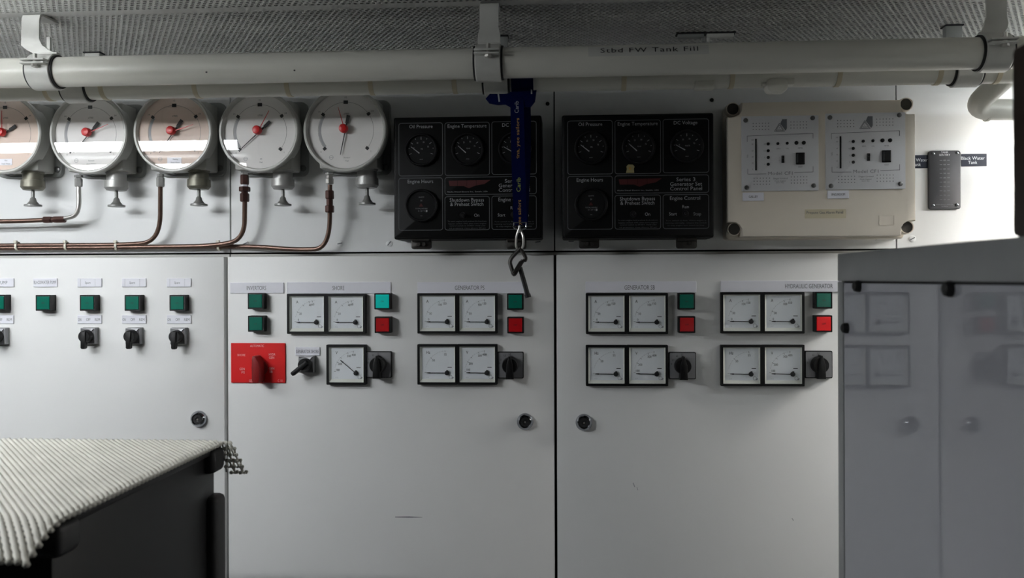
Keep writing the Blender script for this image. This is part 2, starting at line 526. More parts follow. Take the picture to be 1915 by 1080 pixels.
fixture('white twin tube ceiling lamp left of the view, lighting the round gauges', -2.0, -0.765, 0.89, 0.97, ZE + 0.326, 'tube')
fixture('added twin tube fill lamp far left, beside the camera position', -1.54, -0.94, 0.38, 0.46, ZE + 0.342, 'tubefill')  # unseen fill lamp, added to lift the light on the doors
fixture('white twin tube lamp right of the view, lighting the white wall', 0.80, 1.35, 1.38, 1.46, ZE + 0.18, 'tuber')

fixture('added twin tube lamp under the ceiling right of the view, brightening the pipe ends', 0.86, 1.35, 1.14, 1.22, ZE + 0.355, 'tubeadd')  # extra unseen lamp, added to brighten the right ceiling and pipe ends

# ------------------------------------------------------------------ electrical cabinets
zdt = ZE + 0.0446
zdb = 0.10
def lock(door, u, v, keyrot):
    c = P(u, v, D0 - 0.004)
    bm = B(); lathe(bm, [(-0.004, 0.0148), (0.001, 0.0148), (0.004, 0.0128), (0.0065, 0.0105), (0.0052, 0.0095), (0.0, 0.0090)], c, 'y', 32)
    l = obj('lock', bm, 'chrome', door); l['label'] = 'round chrome key lock'
    bm = B(); lathe(bm, [(0.0, 0.0092), (0.0042, 0.0086), (0.0042, 0.0038), (0.0015, 0.0036), (0.0015, 0)], c, 'y', 28)
    bar(bm, c.x - 0.006*cos(keyrot), c.z - 0.006*sin(keyrot), c.x, c.z, 0.0016, c.y - 0.0044, y1=c.y - 0.003)
    obj('lock_barrel', bm, 'steeldk', door)
    bm = B(); disc(bm, c.x, c.z, 0.0016, c.y - 0.0046, 10); obj('lock_pin', bm, 'steel', door)

def door(parent, x0, x1):
    bm = B(); box(bm, x0, x1, D0, DW - 0.0005, zdb, zdt, 0.0022, 2)
    return obj('door', bm, 'door', parent)

xa, xb = P(426, 780, D0).x, P(1036.5, 780, D0).x
xc = P(1041.5, 780, D0).x
xle = P(420, 780, D0).x
cab_l = thing('electrical_cabinet', 'cream electrical cabinet at left with pump switches in one row', 'cabinet', (0, 0, 0))
bm = B(); box(bm, xle - 0.62, xle + 0.002, DW + 0.001, 1.95, 0.02, zw0 - 0.003); obj('cabinet_body', bm, 'frame', cab_l, smooth=0)
dl = door(cab_l, xle - 0.60, xle)
lock(dl, 371, 783, pi)
cab_r = thing('electrical_cabinet', 'wide cream switch cabinet with two doors and the generator meters', 'cabinet', (0, 0, 0))
bm = B(); box(bm, xle + 0.0045, xc + 0.64, DW + 0.001, 1.95, 0.02, zw0 - 0.003); obj('cabinet_body', bm, 'frame', cab_r, smooth=0)
dm = door(cab_r, xa, xb)
dr = door(cab_r, xc, xc + 0.605)
lock(dm, 982, 788, pi*0.9); lock(dr, 1092, 789.5, pi*0.9)
bm = B(); box(bm, xb + 0.0003, xc - 0.0003, DW - 0.001, DW + 0.0005, zdb, zdt); obj('door_gap_strip', bm, 'dark', cab_r, smooth=0)  # dark strip set into the gap between the two doors
bm = B()                                                       # scratches on the middle door
c = P(739, 966, D0); c2 = P(765, 966, D0); c3 = P(790, 966.5, D0)
bar(bm, c.x, c.z, c2.x, c2.z, 0.0012, D0 - 0.0003, 0.0020); bar(bm, c2.x, c2.z, c3.x, c3.z, 0.0020, D0 - 0.0003, 0.0004)
obj('scratch', bm, 'greyink', dm, smooth=0)
bm = B()
for (u0, v0, u1, v1, w) in ((1184, 902, 1187, 910, 0.0016), (1191, 910, 1193, 916, 0.001), (1481, 968, 1484, 973, 0.0014)):
    c, c2 = P(u0, v0, D0), P(u1, v1, D0); bar(bm, c.x, c.z, c2.x, c2.z, w, D0 - 0.0003)
obj('scratch', bm, 'faint', dr, smooth=0)

# ------------------------------------------------------------------ name plates
def nameplate(u0, u1, v0, v1, strings, label, h=0.0085, D=D0, th=0.0022, m='plate', ink='greyink', name='name_plate', cat='label', group=None, widths=None):
    """strings: list of (text, pixel u, pixel v)"""
    um, vm = (u0+u1)/2, (v0+v1)/2
    c = P(um, vm, D)
    x0, x1 = P(u0, vm, D).x - c.x, P(u1, vm, D).x - c.x
    z1, z0 = P(um, v0, D).z - c.z, P(um, v1, D).z - c.z
    t = thing(name, label, cat, c, group)
    bm = B(); box(bm, x0, x1, -th, 0.0, z0, z1, 0.0004, 1); obj('plate', bm, m, t)
    bm = B()
    for i, (s, u, v) in enumerate(strings):
        q = P(u, v, D) - c
        text(bm, s, q.x, q.z, -th - 0.0002, h, width=(widths[i] if widths else None))
    obj('lettering', bm, ink, t, smooth=0)
    return t

nameplate(-18, 27, 520, 536, [('GREY PUMP', -2, 528)], 'white plate ending in PUMP above the leftmost green button', 0.0062, widths=[0.036])
nameplate(63.5, 108, 520, 536, [('BLACKWATER PUMP', 85.5, 527.5)], 'white plate reading BLACKWATER PUMP', 0.0062, widths=[0.043])
for u, nth in ((168.5, 'third'), (251.5, 'fourth'), (335.5, 'fifth')):
    t = nameplate(u - 22.5, u + 22.5, 520, 536, [('Spare', u - 3, 528)], 'white plate reading Spare above the %s green button from the left' % nth, 0.0042, widths=[0.0105])
    bm = B()
    for du in (-17, 11): bar(bm, du*0.001, 0.0068, du*0.001, -0.0068, 0.0004, -0.0025)
    obj('insert_edge', bm, 'faint', t, smooth=0)
for u, nth in ((4, 'leftmost'), (168.5, 'second'), (251.5, 'third'), (335.5, 'fourth')):
    nameplate(u - 22.5, u + 22.5, 589, 604.5, [('ON', u - 18, 597), ('OFF', u - 2, 597), ('REM', u + 15, 597)], 'white plate reading ON OFF REM above the %s small black-handled switch from the left' % nth, 0.0052, widths=[0.006, 0.008, 0.010])
nameplate(431, 531, 528, 548, [('INVERTORS', 480.5, 538)], 'white plate reading INVERTORS over two green buttons', 0.0078, widths=[0.036])
nameplate(537, 731, 527, 548.5, [('SHORE', 633.5, 538)], 'long white plate reading SHORE', 0.0078, widths=[0.0218])
nameplate(781, 980, 527, 548.5, [('GENERATOR PS', 878.5, 537.5)], 'long white plate reading GENERATOR PS', 0.0078, widths=[0.0535])
nameplate(1095, 1302, 526, 547, [('GENERATOR SB', 1196, 537)], 'long white plate reading GENERATOR SB', 0.0078, widths=[0.0535])
nameplate(1347.5, 1600, 524.5, 545.5, [('HYDRAULIC GENERATOR', 1512, 534.5)], 'long white plate reading HYDRAULIC GENERATOR, partly behind the grey cabinet', 0.0078, widths=[0.082])
nameplate(553, 598.5, 648.5, 664, [('GENERATOR SHORE', 575.5, 656.5)], 'small white plate reading GENERATOR SHORE above a black toggle switch', 0.0062, widths=[0.042])

# ------------------------------------------------------------------ push buttons
def button(u, v, lens, label, word, group):
    t = thing('push_button', label, 'button', P(u, v, D0 - 0.016) + Vector((0, 0.016, 0)), group)
    s = 0.0146
    bm = B(); ringframe(bm, rrect(-s, s, -s, s, 0.0012), rrect(-s + 0.0024, s - 0.0024, -s + 0.0024, s - 0.0024, 0.0006), -0.016, 0.0)
    bmesh.ops.recalc_face_normals(bm, faces=bm.faces); obj('button_body', bm, 'black', t)
    k = s - 0.0026
    bm = B(); prism(bm, rrect(-k, k, -k, k, 0.0008), -0.0172, -0.002, 0.0007); obj('button_lens', bm, lens, t, smooth=0)
    bm = B(); text(bm, word, 0, 0, -0.0175, 0.003); obj('lettering', bm, 'ink', t, smooth=0)
    return t
GB = 'square push buttons on the cabinet doors'
button(-4, 565.5, 'green', 'green push button cut by the left edge of the photo', 'ON', GB)
button(81, 566, 'green', 'green push button below the BLACKWATER PUMP plate', 'ON', GB)
button(163.5, 566, 'green', 'green push button third from the left, above a switch', 'ON', GB)
button(247.5, 566, 'green', 'green push button fourth from the left, above a switch', 'ON', GB)
button(331.5, 566, 'green', 'green push button nearest the left cabinet door edge', 'ON', GB)
button(478, 562.5, 'green', 'upper green push button under the INVERTORS plate', 'ON', GB)
button(478.5, 605, 'green', 'lower green push button under the INVERTORS plate', '1+2', GB)
button(715, 563, 'greenlit', 'lit turquoise push button under the SHORE plate', 'ON', GB)
button(715.5, 607, 'redlens', 'red push button below the lit turquoise one', 'OFF', GB)
button(963.5, 563.5, 'green', 'green push button under GENERATOR PS, beside the hanging key', 'ON', GB)
button(964, 607.5, 'redlens', 'red push button right of the GENERATOR PS meters', 'OFF', GB)
button(1284, 563, 'green', 'green push button right of the GENERATOR SB meters', 'ON', GB)
button(1284.5, 606.5, 'redlens', 'red push button right of the GENERATOR SB meters', 'OFF', GB)
button(1540.5, 561, 'green', 'green push button right of the HYDRAULIC GENERATOR meters', 'ON', GB)
button(1540.5, 605, 'redlens_sidelit', 'red push button right of the HYDRAULIC GENERATOR meters', 'OFF', GB)

# ------------------------------------------------------------------ small cam switches
def handle_shape(bm, r, L, w, y0, y1, ang):
    """round knob with a lever pointing to angle ang"""
    lathe(bm, [(-y1, 0), (-y1, r), (-y0 - 0.002, r*0.96), (-y0, r*0.86), (-y0, 0)], (0, 0, 0), 'y', 24)
    pts = []
    dx, dz = cos(ang), sin(ang); nx, nz = -dz, dx
    for a, b in ((-0.75*r, -w*0.55), (L - 0.002, -w*0.5), (L, -w*0.3), (L, w*0.3), (L - 0.002, w*0.5), (-0.75*r, w*0.55)):
        pts.append((dx*a + nx*b, dz*a + nz*b))
    prism(bm, pts, y0 - 0.003, y0 + 0.006, 0.0012)

def small_switch(u, v, ang, label, L=0.0225):
    t = thing('cam_switch', label, 'switch', P(u, v, D0 - 0.012) + Vector((0, 0.012, 0)), 'small black-handled switches')
    bm = B(); box(bm, -0.0148, 0.0148, -0.0035, 0.0, -0.0158, 0.0158, 0.001); obj('base_plate', bm, 'gaugedk', t)
    bm = B(); prism(bm, rrect(-0.0142, 0.0142, -0.0150, 0.0150, 0.001), -0.013, -0.0035, 0.0025); obj('face_plate', bm, 'switchplate', t)
    bm = B(); handle_shape(bm, 0.0117, L, 0.0080, -0.026, -0.013, ang); obj('handle', bm, 'black', t)
    return t
small_switch(-4, 628.5, -pi/2, 'small black-handled switch cut by the left edge of the photo')
small_switch(164, 628, -pi/2 - 0.02, 'small black-handled switch, second from the left on the left cabinet')
small_switch(248, 628, -pi/2 - 0.03, 'small black-handled switch, third from the left on the left cabinet')
small_switch(332, 628.5, -pi/2 - 0.03, 'small black-handled switch nearest the left cabinet door edge')
small_switch(572, 681, radians(218), 'small switch with slanting lever under the GENERATOR SHORE plate', 0.0275)

def big_switch(u, v, label):
    t = thing('selector_switch', label, 'switch', P(u, v, D0 - 0.004) + Vector((0, 0.004, 0)), 'square meter selector switches')
    s = 0.0238
    bm = B(); prism(bm, rrect(-s, s, -s, s, 0.0022), -0.006, 0.0, 0.001); obj('base_plate', bm, 'black', t)
    k = s - 0.0016
    bm = B(); prism(bm, rrect(-k, k, -k, k, 0.0016), -0.0068, -0.006); obj('face_plate', bm, 'switchplate', t)
    bm = B()
    for s_, a, r in (('0', 172, 0.0195), ('L1', 150, 0.019), ('L2', 120, 0.0192), ('L3', 92, 0.0195)):
        text(bm, s_, cos(radians(a))*r, sin(radians(a))*r + 0.0005, -0.0071, 0.0032)
    obj('lettering', bm, 'ink', t, smooth=0)
    bm = B(); r = 0.0142
    lathe(bm, [(0.0068, 0), (0.0068, r*1.04), (0.019, r), (0.022, r*0.92), (0.022, 0)], (0, 0, 0), 'y', 28)
    prism(bm, [(-0.0068, -0.0232), (0.0068, -0.0232), (0.0058, 0.002), (0.0015, 0.0172), (-0.0015, 0.0172), (-0.0058, 0.002)], -0.027, -0.008, 0.0015)
    obj('handle', bm, 'black', t)
    return t
big_switch(708.5, 681, 'square grey selector switch beside the single SHORE voltmeter')
big_switch(954.5, 682, 'square grey selector switch beside the GENERATOR PS voltmeter')
big_switch(1276, 683, 'square grey selector switch beside the GENERATOR SB voltmeter')
big_switch(1530.5, 681, 'square grey selector switch beside the HYDRAULIC GENERATOR voltmeter')

# red change-over switch
c = P(483.5, 678, D0)
t = thing('changeover_switch', 'red changeover switch plate with a red handle under the INVERTORS buttons', 'switch', c)
hx, hz = 0.0505, 0.0362
bm = B(); box(bm, -hx, hx, -0.003, 0.0, -hz, hz, 0.0006, 1); obj('base_plate', bm, 'redplate', t)
bm = B()
for s_, u, v, w in (('AUTOMATIC', 482, 646, 0.026), ('SHORE', 452.5, 663, 0.015), ('HYDR', 510, 662, 0.012), ('GEN', 509, 668, 0.010), ('GEN', 454, 689, 0.010), ('PS', 456, 695.5, 0.006), ('GEN', 509, 688, 0.010), ('SB', 508, 694, 0.006), ('1', 478, 703, 0.002), ('GENERATORS', 481, 711, 0.028), ('C 10', 525, 711, 0.009)):
    q = P(u, v, D0) - c; text(bm, s_, q.x, q.z, -0.0032, 0.0042, width=w)
q = P(474, 667, D0) - c; bar(bm, q.x, q.z - 0.003, q.x + 0.004, q.z + 0.003, 0.0008, -0.0032); bar(bm, q.x, q.z - 0.003, q.x + 0.004, q.z - 0.003, 0.0008, -0.0032)
obj('lettering', bm, 'pinkink', t, smooth=0)
q = P(488, 687, D0) - c
bm = B(); lathe(bm, [(0.003, 0.0150), (0.0055, 0.0146), (0.007, 0.0120), (0.007, 0)], (q.x - 0.001, 0, q.z), 'y', 28)
prism(bm, [(q.x + a, q.z + b_) for a, b_ in ((-0.0040, -0.0245), (0.0060, -0.0245), (0.0085, -0.018), (0.0090, 0.004), (0.0070, 0.013), (0.0005, 0.0225), (-0.0045, 0.0235), (-0.0058, 0.018), (-0.0058, -0.019))], -0.032, -0.004, 0.002)
obj('handle', bm, 'handlered', t)

# ------------------------------------------------------------------ panel meters
def meter(u, v, kind, label, group, needle=180.0, size=0.0362):
    t = thing('panel_meter', label, 'meter', P(u, v, D0 - 0.009) + Vector((0, 0.009, 0)), group)
    s = size
    i0 = s - 0.0044
    bm = B(); ringframe(bm, rrect(-s, s, -s, s, 0.0016), rrect(-i0, i0, -i0, i0, 0.0006), -0.010, 0.0)
    bmesh.ops.recalc_face_normals(bm, faces=bm.faces); obj('bezel', bm, 'black', t)
    # sloping white tray down to the dial
    bm = B()
    o_ = [(-i0, -i0), (i0, -i0), (i0, i0), (-i0, i0)]
    n_ = [(-i0 + 0.0035, -i0 + 0.0055), (i0 - 0.0020, -i0 + 0.0055), (i0 - 0.0020, i0 - 0.0022), (-i0 + 0.0035, i0 - 0.0022)]
    va = [bm.verts.new((x, -0.0092, z)) for x, z in o_]; vb = [bm.verts.new((x, -0.0052, z)) for x, z in n_]
    for k in range(4): bm.faces.new((va[k], va[(k+1) % 4], vb[(k+1) % 4], vb[k]))
    obj('tray', bm, 'metercream', t, smooth=0)
    bm = B(); quad(bm, n_[0][0], n_[1][0], n_[0][1], n_[2][1], -0.0052); obj('dial', bm, 'meterwhite', t, smooth=0)
    px, pz = 0.0168, -0.0155
    bm = B(); yk = -0.0054
    R = 0.0405
    tk = {'A': [(178, '0'), (152, '20'), (128, ''), (110, '40'), (101, '60')], 'B': [(178, '0'), (153, '50'), (112, '100'), (97, '150')],
          'H': [(178, ''), (137, '50'), (95, '55')], 'V': [(176, '100'), (150, '200'), (135, ''), (112, '300'), (97, '400')]}[kind]
    for a, s_ in tk:
        r = radians(a); ca, sa = cos(r), sin(r)
        Rr = min(R, (px + i0 - 0.006)/max(1e-6, -ca) if ca < -0.01 else R)
        bar(bm, px + ca*(Rr - 0.0035), pz + sa*(Rr - 0.0035), px + ca*Rr, pz + sa*Rr, 0.0005, yk)
        if s_: text(bm, s_, px + ca*(Rr - 0.0072), pz + sa*(Rr - 0.0072) + (0.0035 if a > 170 else 0), yk, 0.0040)
    for a in range(95, 179, 7):
        r = radians(a); bar(bm, px + cos(r)*(R - 0.001), pz + sin(r)*(R - 0.001), px + cos(r)*R, pz + sin(r)*R, 0.00022, yk)
    text(bm, {'A': 'A', 'B': 'A', 'H': 'Hz', 'V': 'V'}[kind], -0.0185 if kind != 'H' else -0.017, 0.0215, yk, 0.0052)
    bar(bm, 0.0178, -0.0055, 0.0255, -0.0055, 0.0011, yk)
    obj('scale', bm, 'ink', t, smooth=0)
    bm = B()
    arcline(bm, px, pz, R - 0.001, radians(95), radians(165), 0.0002, yk + 0.0001, 24)
    text(bm, 'cl 1.5', -0.0185, -0.0235, yk, 0.0018)
    arcline(bm, px + 0.0065, pz - 0.0072, 0.003, 0, 2*pi, 0.0006, yk, 16); bar(bm, px + 0.0085, pz - 0.010, px + 0.0115, pz - 0.0075, 0.0022, yk)
    obj('small_print', bm, 'faint', t, smooth=0)
    a = radians(needle)
    bm = B(); bar(bm, px, pz, px + cos(a)*0.0365, pz + sin(a)*0.0365, 0.0013, -0.0076, 0.0010, -0.0068)
    bar(bm, px + cos(a)*0.030, pz + sin(a)*0.030, px + cos(a)*0.0365, pz + sin(a)*0.0365, 0.0022, -0.0077, 0.0010, -0.0067)
    obj('needle', bm, 'ink', t, smooth=0)
    bm = B(); lathe(bm, [(0.0052, 0.0042), (0.0080, 0.0040), (0.0086, 0.0026), (0.0086, 0)], (px, 0, pz), 'y', 18)
    bar(bm, px - 0.0005, pz - 0.0005, px + 0.0008, pz + 0.0052, 0.004, -0.0080, 0.0030, -0.0068)
    obj('pivot', bm, 'ink', t)
    bm = B(); quad(bm, -i0, i0, -i0, i0, -0.0096); obj('pane', bm, 'mglass', t, smooth=0)
    return t
G1 = 'square white panel meters'
for plate, us, vt, vb, kinds in (('GENERATOR PS', (818, 892.5), 585.5, 681, 1), ('GENERATOR SB', (1134, 1210.5), 586, 683, 1), ('HYDRAULIC GENERATOR', (1387, 1465), 584.5, 683, 1)):
    meter(us[0], vt, 'B', 'upper left square ammeter under the %s plate' % plate, G1, 179.3)
    meter(us[1], vt, 'B', 'upper right square ammeter under the %s plate' % plate, G1, 179.3)
    meter(us[0], vb, 'H', 'lower left Hz meter of the %s block' % plate, G1, 179.3)
    meter(us[1], vb, 'V', 'lower right voltmeter of the %s block' % plate, G1, 178.8)
meter(573.5, 586.5, 'A', 'left square ammeter under the SHORE plate', G1, 179.3)
meter(646.5, 586.5, 'A', 'right square ammeter under the SHORE plate', G1, 179.3)
meter(647.5, 681.5, 'V', 'single square voltmeter with a slanted needle below the SHORE ammeters', G1, 140)

# ------------------------------------------------------------------ round tank gauges
DG = 1.465
FR = DG - DW                                        # front of the bezel, local y
def gauge(u, v, R, pink, red_a, blk_a, words, label, brass, sticker=False):
    c = P(u, v, DG)
    t = thing('tank_gauge', label, 'gauge', (c.x, DW, c.z), 'round tank level gauges')
    bm = B(); prism(bm, rrect(-0.062, 0.064, -0.070, 0.066, 0.012), -0.010, 0.0, 0.002)
    for sx in (-1, 1):
        prism(bm, [(sx*0.030 - 0.004, -0.066), (sx*0.030 + 0.004, -0.066), (sx*0.030 + 0.004, 0.03), (sx*0.030 - 0.004, 0.03)], -0.05, -0.008)
    bk = obj('back_plate', bm, 'gaugedk', t)
    for sx in (-1, 1):
        bm = B(); lathe(bm, [(0.010, 0.0062), (0.0125, 0.0056), (0.0135, 0.003), (0.0135, 0)], (sx*0.0545 + 0.001, 0, -0.056), 'y', 16)
        obj('screw', bm, 'steeldk', t)
    bm = B(); box(bm, -0.052, 0.052, -0.062, -0.009, -0.0645, 0.058, 0.004); obj('case', bm, 'gauge', t)
    bm = B(); lathe(bm, [(0.050, R - 0.004), (-FR - 0.012, R - 0.003), (-FR - 0.010, R), (-FR - 0.002, R), (-FR, R - 0.0018), (-FR, R - 0.0045), (-FR - 0.003, R - 0.0065), (-FR - 0.008, R - 0.0068)], (0, 0, 0), 'y', 72)
    obj('bezel', bm, 'bezel', t)
    yd = FR + 0.0085
    bm = B(); disc(bm, 0, 0, R - 0.005, yd, 64); d_ = obj('dial', bm, 'dialp' if pink else 'dialw', t, smooth=0)
    rs = 0.0475 * R / 0.071
    bm = B(); y = yd - 0.0003
    arcline(bm, 0, 0, rs, radians(-40), radians(220), 0.0004, y, 60)
    for i, a in enumerate((220, 145, 90, 35, -40)):
        r = radians(a)
        bar(bm, cos(r)*(rs - 0.003), sin(r)*(rs - 0.003), cos(r)*(rs + 0.003), sin(r)*(rs + 0.003), 0.0080 if a == 90 else 0.0052, y - 0.0001)
        s_ = ('0', '1/4', '1/2', '3/4', '1')[i]
        off = 0.0085
        text(bm, s_, cos(r)*(rs + off), sin(r)*(rs + off), y, 0.0028)
    text(bm, 'LITRES', 0.001, 0.029, y, 0.0028)
    obj('scale', bm, 'ink', t, smooth=0)
    bm = B(); arcline(bm, 0, 0, rs - 0.003, radians(145), radians(218), 0.0046, y + 0.0001, 30)
    arcline(bm, -0.026, -0.047, 0.0034, 0, 2*pi, 0.0006, y, 16); bar(bm, -0.030, -0.047, -0.022, -0.047, 0.0006, y)
    obj('scale_band', bm, 'faint', t, smooth=0)
    bm = B()
    if sticker:
        prism(bm, [(-0.013, -0.056), (0.013, -0.056), (0.013, -0.0445), (-0.013, -0.0445)], y - 0.0006, y); obj('sticker', bm, 'plate', t, smooth=0); bm = B()
    for k, s_ in enumerate(words):
        text(bm, s_, 0.002, -0.0475 - 0.0058*k, y - 0.0008, 0.0026)
    obj('lettering', bm, 'greyink', t, smooth=0)
    # pointers and hub
    ra, ba = radians(red_a), radians(blk_a)
    bm = B(); bar(bm, 0, 0, cos(ra)*0.0405, sin(ra)*0.0405, 0.0016, FR - 0.0012, 0.0006, FR - 0.0004); obj('set_pointer', bm, 'red', t, smooth=0)
    bm = B(); bar(bm, 0, 0, cos(ba)*0.0440, sin(ba)*0.0440, 0.0018, yd - 0.004, 0.0009, yd - 0.003)
    bar(bm, 0, 0, -cos(ba)*0.014, -sin(ba)*0.014, 0.003, yd - 0.004, 0.003, yd - 0.003)
    bar(bm, -cos(ba)*0.012, -sin(ba)*0.012, -cos(ba)*0.0262, -sin(ba)*0.0262, 0.0052, yd - 0.0042, 0.0058, yd - 0.0028)
    obj('pointer', bm, 'ink', t, smooth=0)
    bm = B(); lathe(bm, [(-FR - 0.003, 0.0078), (-FR + 0.004, 0.0076), (-FR + 0.0065, 0.0062), (-FR + 0.0072, 0.003), (-FR + 0.0072, 0)], (-0.002, 0, 0.002), 'y', 28)
    obj('hub_knob', bm, 'red', t)
    bm = B(); disc(bm, 0, 0, R - 0.0063, FR + 0.002, 64); obj('pane', bm, 'glass', t, smooth=0)
    # inlet stub and drain valve on the underside
    yv = -0.042
    bm = B(); lathe(bm, [(0.0, 0.0), (0.0, 0.020), (-0.004, 0.0185), (-0.004, 0.0172), (-0.016, 0.0172), (-0.0162, 0.0185), (-0.0165, 0.0200), (-0.029, 0.0205), (-0.034, 0.0165), (-0.034, 0.0)], (0.029, yv, -0.0635), 'z', 28)
    va = obj('valve_cup', bm, 'brasscup' if brass else 'zinc', t)
    bm = B(); lathe(bm, [(-0.034, 0.0030), (-0.047, 0.0030), (-0.049, 0.0048), (-0.054, 0.0060), (-0.0595, 0.0105), (-0.0605, 0.0150), (-0.0635, 0.0150), (-0.0635, 0)], (0.029, yv, -0.0635), 'z', 24)
    obj('plunger', bm, 'knobgrey', va)
    return t
gauge(4, 249, 0.0715, True, 90, 212, ('Hot', 'Fresh Water'), 'pale pink round gauge cut by the left edge of the photo', True, True)
gauge(164, 249, 0.0715, False, 22, 229, ('Forward', 'Fresh Water'), 'white round gauge with red pointer near three quarters, second from the left', False)
gauge(322, 246, 0.0715, True, 17, 234, ('Midship', 'Fresh Water'), 'pale pink round gauge, the middle one of five', True, True)
gauge(483, 245, 0.0715, False, 61, 222, ('Aft', 'Fuel'), 'white round gauge marked Aft Fuel', False)
gauge(644.5, 242, 0.0735, False, 106, 258, ('Forward', 'Fuel'), 'white round gauge marked Forward Fuel, beside the black panel', False)

# ------------------------------------------------------------------ capillary tubes below the gauges
DT = 1.508
def hexnut(bm, p, d, r, L, seg=6):
    d = Vector(d).normalized()
    lathe(bm, [(0, 0), (0, r*0.88), (L*0.12, r), (L*0.88, r), (L, r*0.88), (L, 0)], p, tuple(d), seg)
dn = (0, 0, -1)
def vert_nuts(name, parent, u, spans, m, D=DT):
    for v0, v1, rpx in spans:
        a, b_ = P(u, v0, D), P(u, v1, D)
        bm = B(); hexnut(bm, a, dn, rpx*0.00096, a.z - b_.z)
        obj(name, bm, m, parent, smooth=20)

# first tube: bright upper part, brown coupling, copper tail running out of frame
t = thing('gauge_tube', 'bright steel tube bending left into a brown coupling below the second gauge', 'tube', P(147, 330, DT))
o0 = t.location
bm = B(); tube(bm, [p - o0 for p in fillet([P(147, 344, DT), P(148.5, 402, DT), P(118, 409, 1.515)], 0.032)], 0.0040); obj('steel_tube', bm, 'steel', t)
vert_nuts('end_nut', t, 147, [], 'steel')
for v0, v1, rp in ((327, 332, 8), (333, 349, 7)):
    a = P(147, v0, DT) - o0; bm = B(); hexnut(bm, a, dn, rp*0.00096, P(147, v0, DT).z - P(147, v1, DT).z); obj('end_nut', bm, 'zinc', t, smooth=20)
for u0, u1, rp, mm in ((82, 97, 6.8, 'brown'), (95, 101, 4.5, 'brown'), (100, 122, 6.8, 'brown')):
    a, b_ = P(u0, 410.5 - (u0-100)*0.02, 1.515), P(u1, 410.5 - (u1-100)*0.02, 1.515)
    bm = B(); hexnut(bm, a - o0, tuple(b_ - a), rp*0.00096, (b_ - a).length, 6 if rp > 5 else 14); obj('coupling_nut', bm, mm, t, smooth=20)
bm = B(); tube(bm, [P(84, 411, 1.515) - o0, P(40, 413, 1.515) - o0, P(-80, 415, 1.515) - o0], 0.0042); obj('copper_tail', bm, 'copper', t)

t = thing('gauge_tube', 'dark tube from the middle gauge curving left onto the tube bundle', 'tube', P(300, 330, DT))
o0 = t.location
bm = B(); tube(bm, [p - o0 for p in fillet([P(300, 345, DT), P(299.5, 452, 1.525), P(228, 457.5, 1.535), P(-80, 459, 1.535)], 0.055, 10)], 0.0040); obj('copper_tube', bm, 'copper', t)
for v0, v1, rp in ((325, 331, 6.5), (331.5, 349, 7.5)):
    a = P(300, v0, DT); bm = B(); hexnut(bm, a - o0, dn, rp*0.00096, a.z - P(300, v1, DT).z); obj('end_nut', bm, 'zinc', t, smooth=20)

t = thing('gauge_tube', 'dark tube with brown nuts dropping from the Aft Fuel gauge', 'tube', P(457, 330, DT))
o0 = t.location
bm = B(); tube(bm, [p - o0 for p in fillet([P(458, 372, DT), P(457, 448, 1.52), P(400, 459.5, 1.53), P(200, 462.5, 1.536), P(-80, 464, 1.536)], 0.045, 10)], 0.0042); obj('copper_tube', bm, 'copper', t)
for v0, v1, rp, mm in ((323.5, 327, 9, 'zinc'), (327, 345, 8, 'brown'), (345, 349, 6.5, 'plate'), (349, 358, 10.5, 'brown'), (358, 361, 6, 'brown'), (361, 377, 8.5, 'brown')):
    a = P(457.5, v0, DT); bm = B(); hexnut(bm, a - o0, dn, rp*0.00096, a.z - P(457.5, v1, DT).z); obj('fitting_nut' if mm != 'plate' else 'sealing_tape', bm, mm, t, smooth=20)

t = thing('gauge_tube', 'long dark tube with brown coupling below the Forward Fuel gauge', 'tube', P(616, 330, DT))
o0 = t.location
bm = B(); tube(bm, [p - o0 for p in fillet([P(617, 345, DT), P(616.5, 464, 1.52), P(560, 467, 1.53), P(480, 460.5, 1.534), P(405, 460.5, 1.5455), P(-80, 462.5, 1.5455)], 0.06, 10)], 0.0042); obj('copper_tube', bm, 'copper', t)
for v0, v1, rp, mm in ((322.5, 327, 8, 'zinc'), (327, 333, 6, 'steel'), (333, 344, 7.5, 'steel'), (356, 372, 8.2, 'brown'), (372, 384, 6.2, 'brown'), (384, 397, 8.6, 'brown')):
    a = P(616.5, v0, DT); bm = B(); hexnut(bm, a - o0, dn, rp*0.00096, a.z - P(616.5, v1, DT).z); obj('fitting_nut', bm, mm, t, smooth=20)

for u, w_ in ((33, 'leftmost'), (125, 'second'), (219, 'third'), (410, 'rightmost')):
    c = P(u, 460, 1.5365)
    bm = B(); ns = 20
    pts = [(cos(2*pi*k/ns)*0.0075, sin(2*pi*k/ns)*0.0085) for k in range(ns)]
    rows = [[bm.verts.new((sx, a, b_)) for sx in (-0.002, 0.002)] for a, b_ in pts]
    for k in range(ns):
        A, C = rows[k], rows[(k+1) % ns]; bm.faces.new((A[0], A[1], C[1], C[0]))
    bmesh.ops.recalc_face_normals(bm, faces=bm.faces)
    bmesh.ops.solidify(bm, geom=list(bm.faces), thickness=0.0012)
    o = tag(obj('cable_tie', bm, 'tie', None, loc=c), '%s white cable tie around the tube bundle along the wall' % w_, 'cable tie', 'cable ties on the tube bundle')
    bm = B(); box(bm, -0.003, 0.003, -0.009, -0.0035, 0.0055, 0.0105, 0.0006, 1); obj('tie_head', bm, 'tie', o)

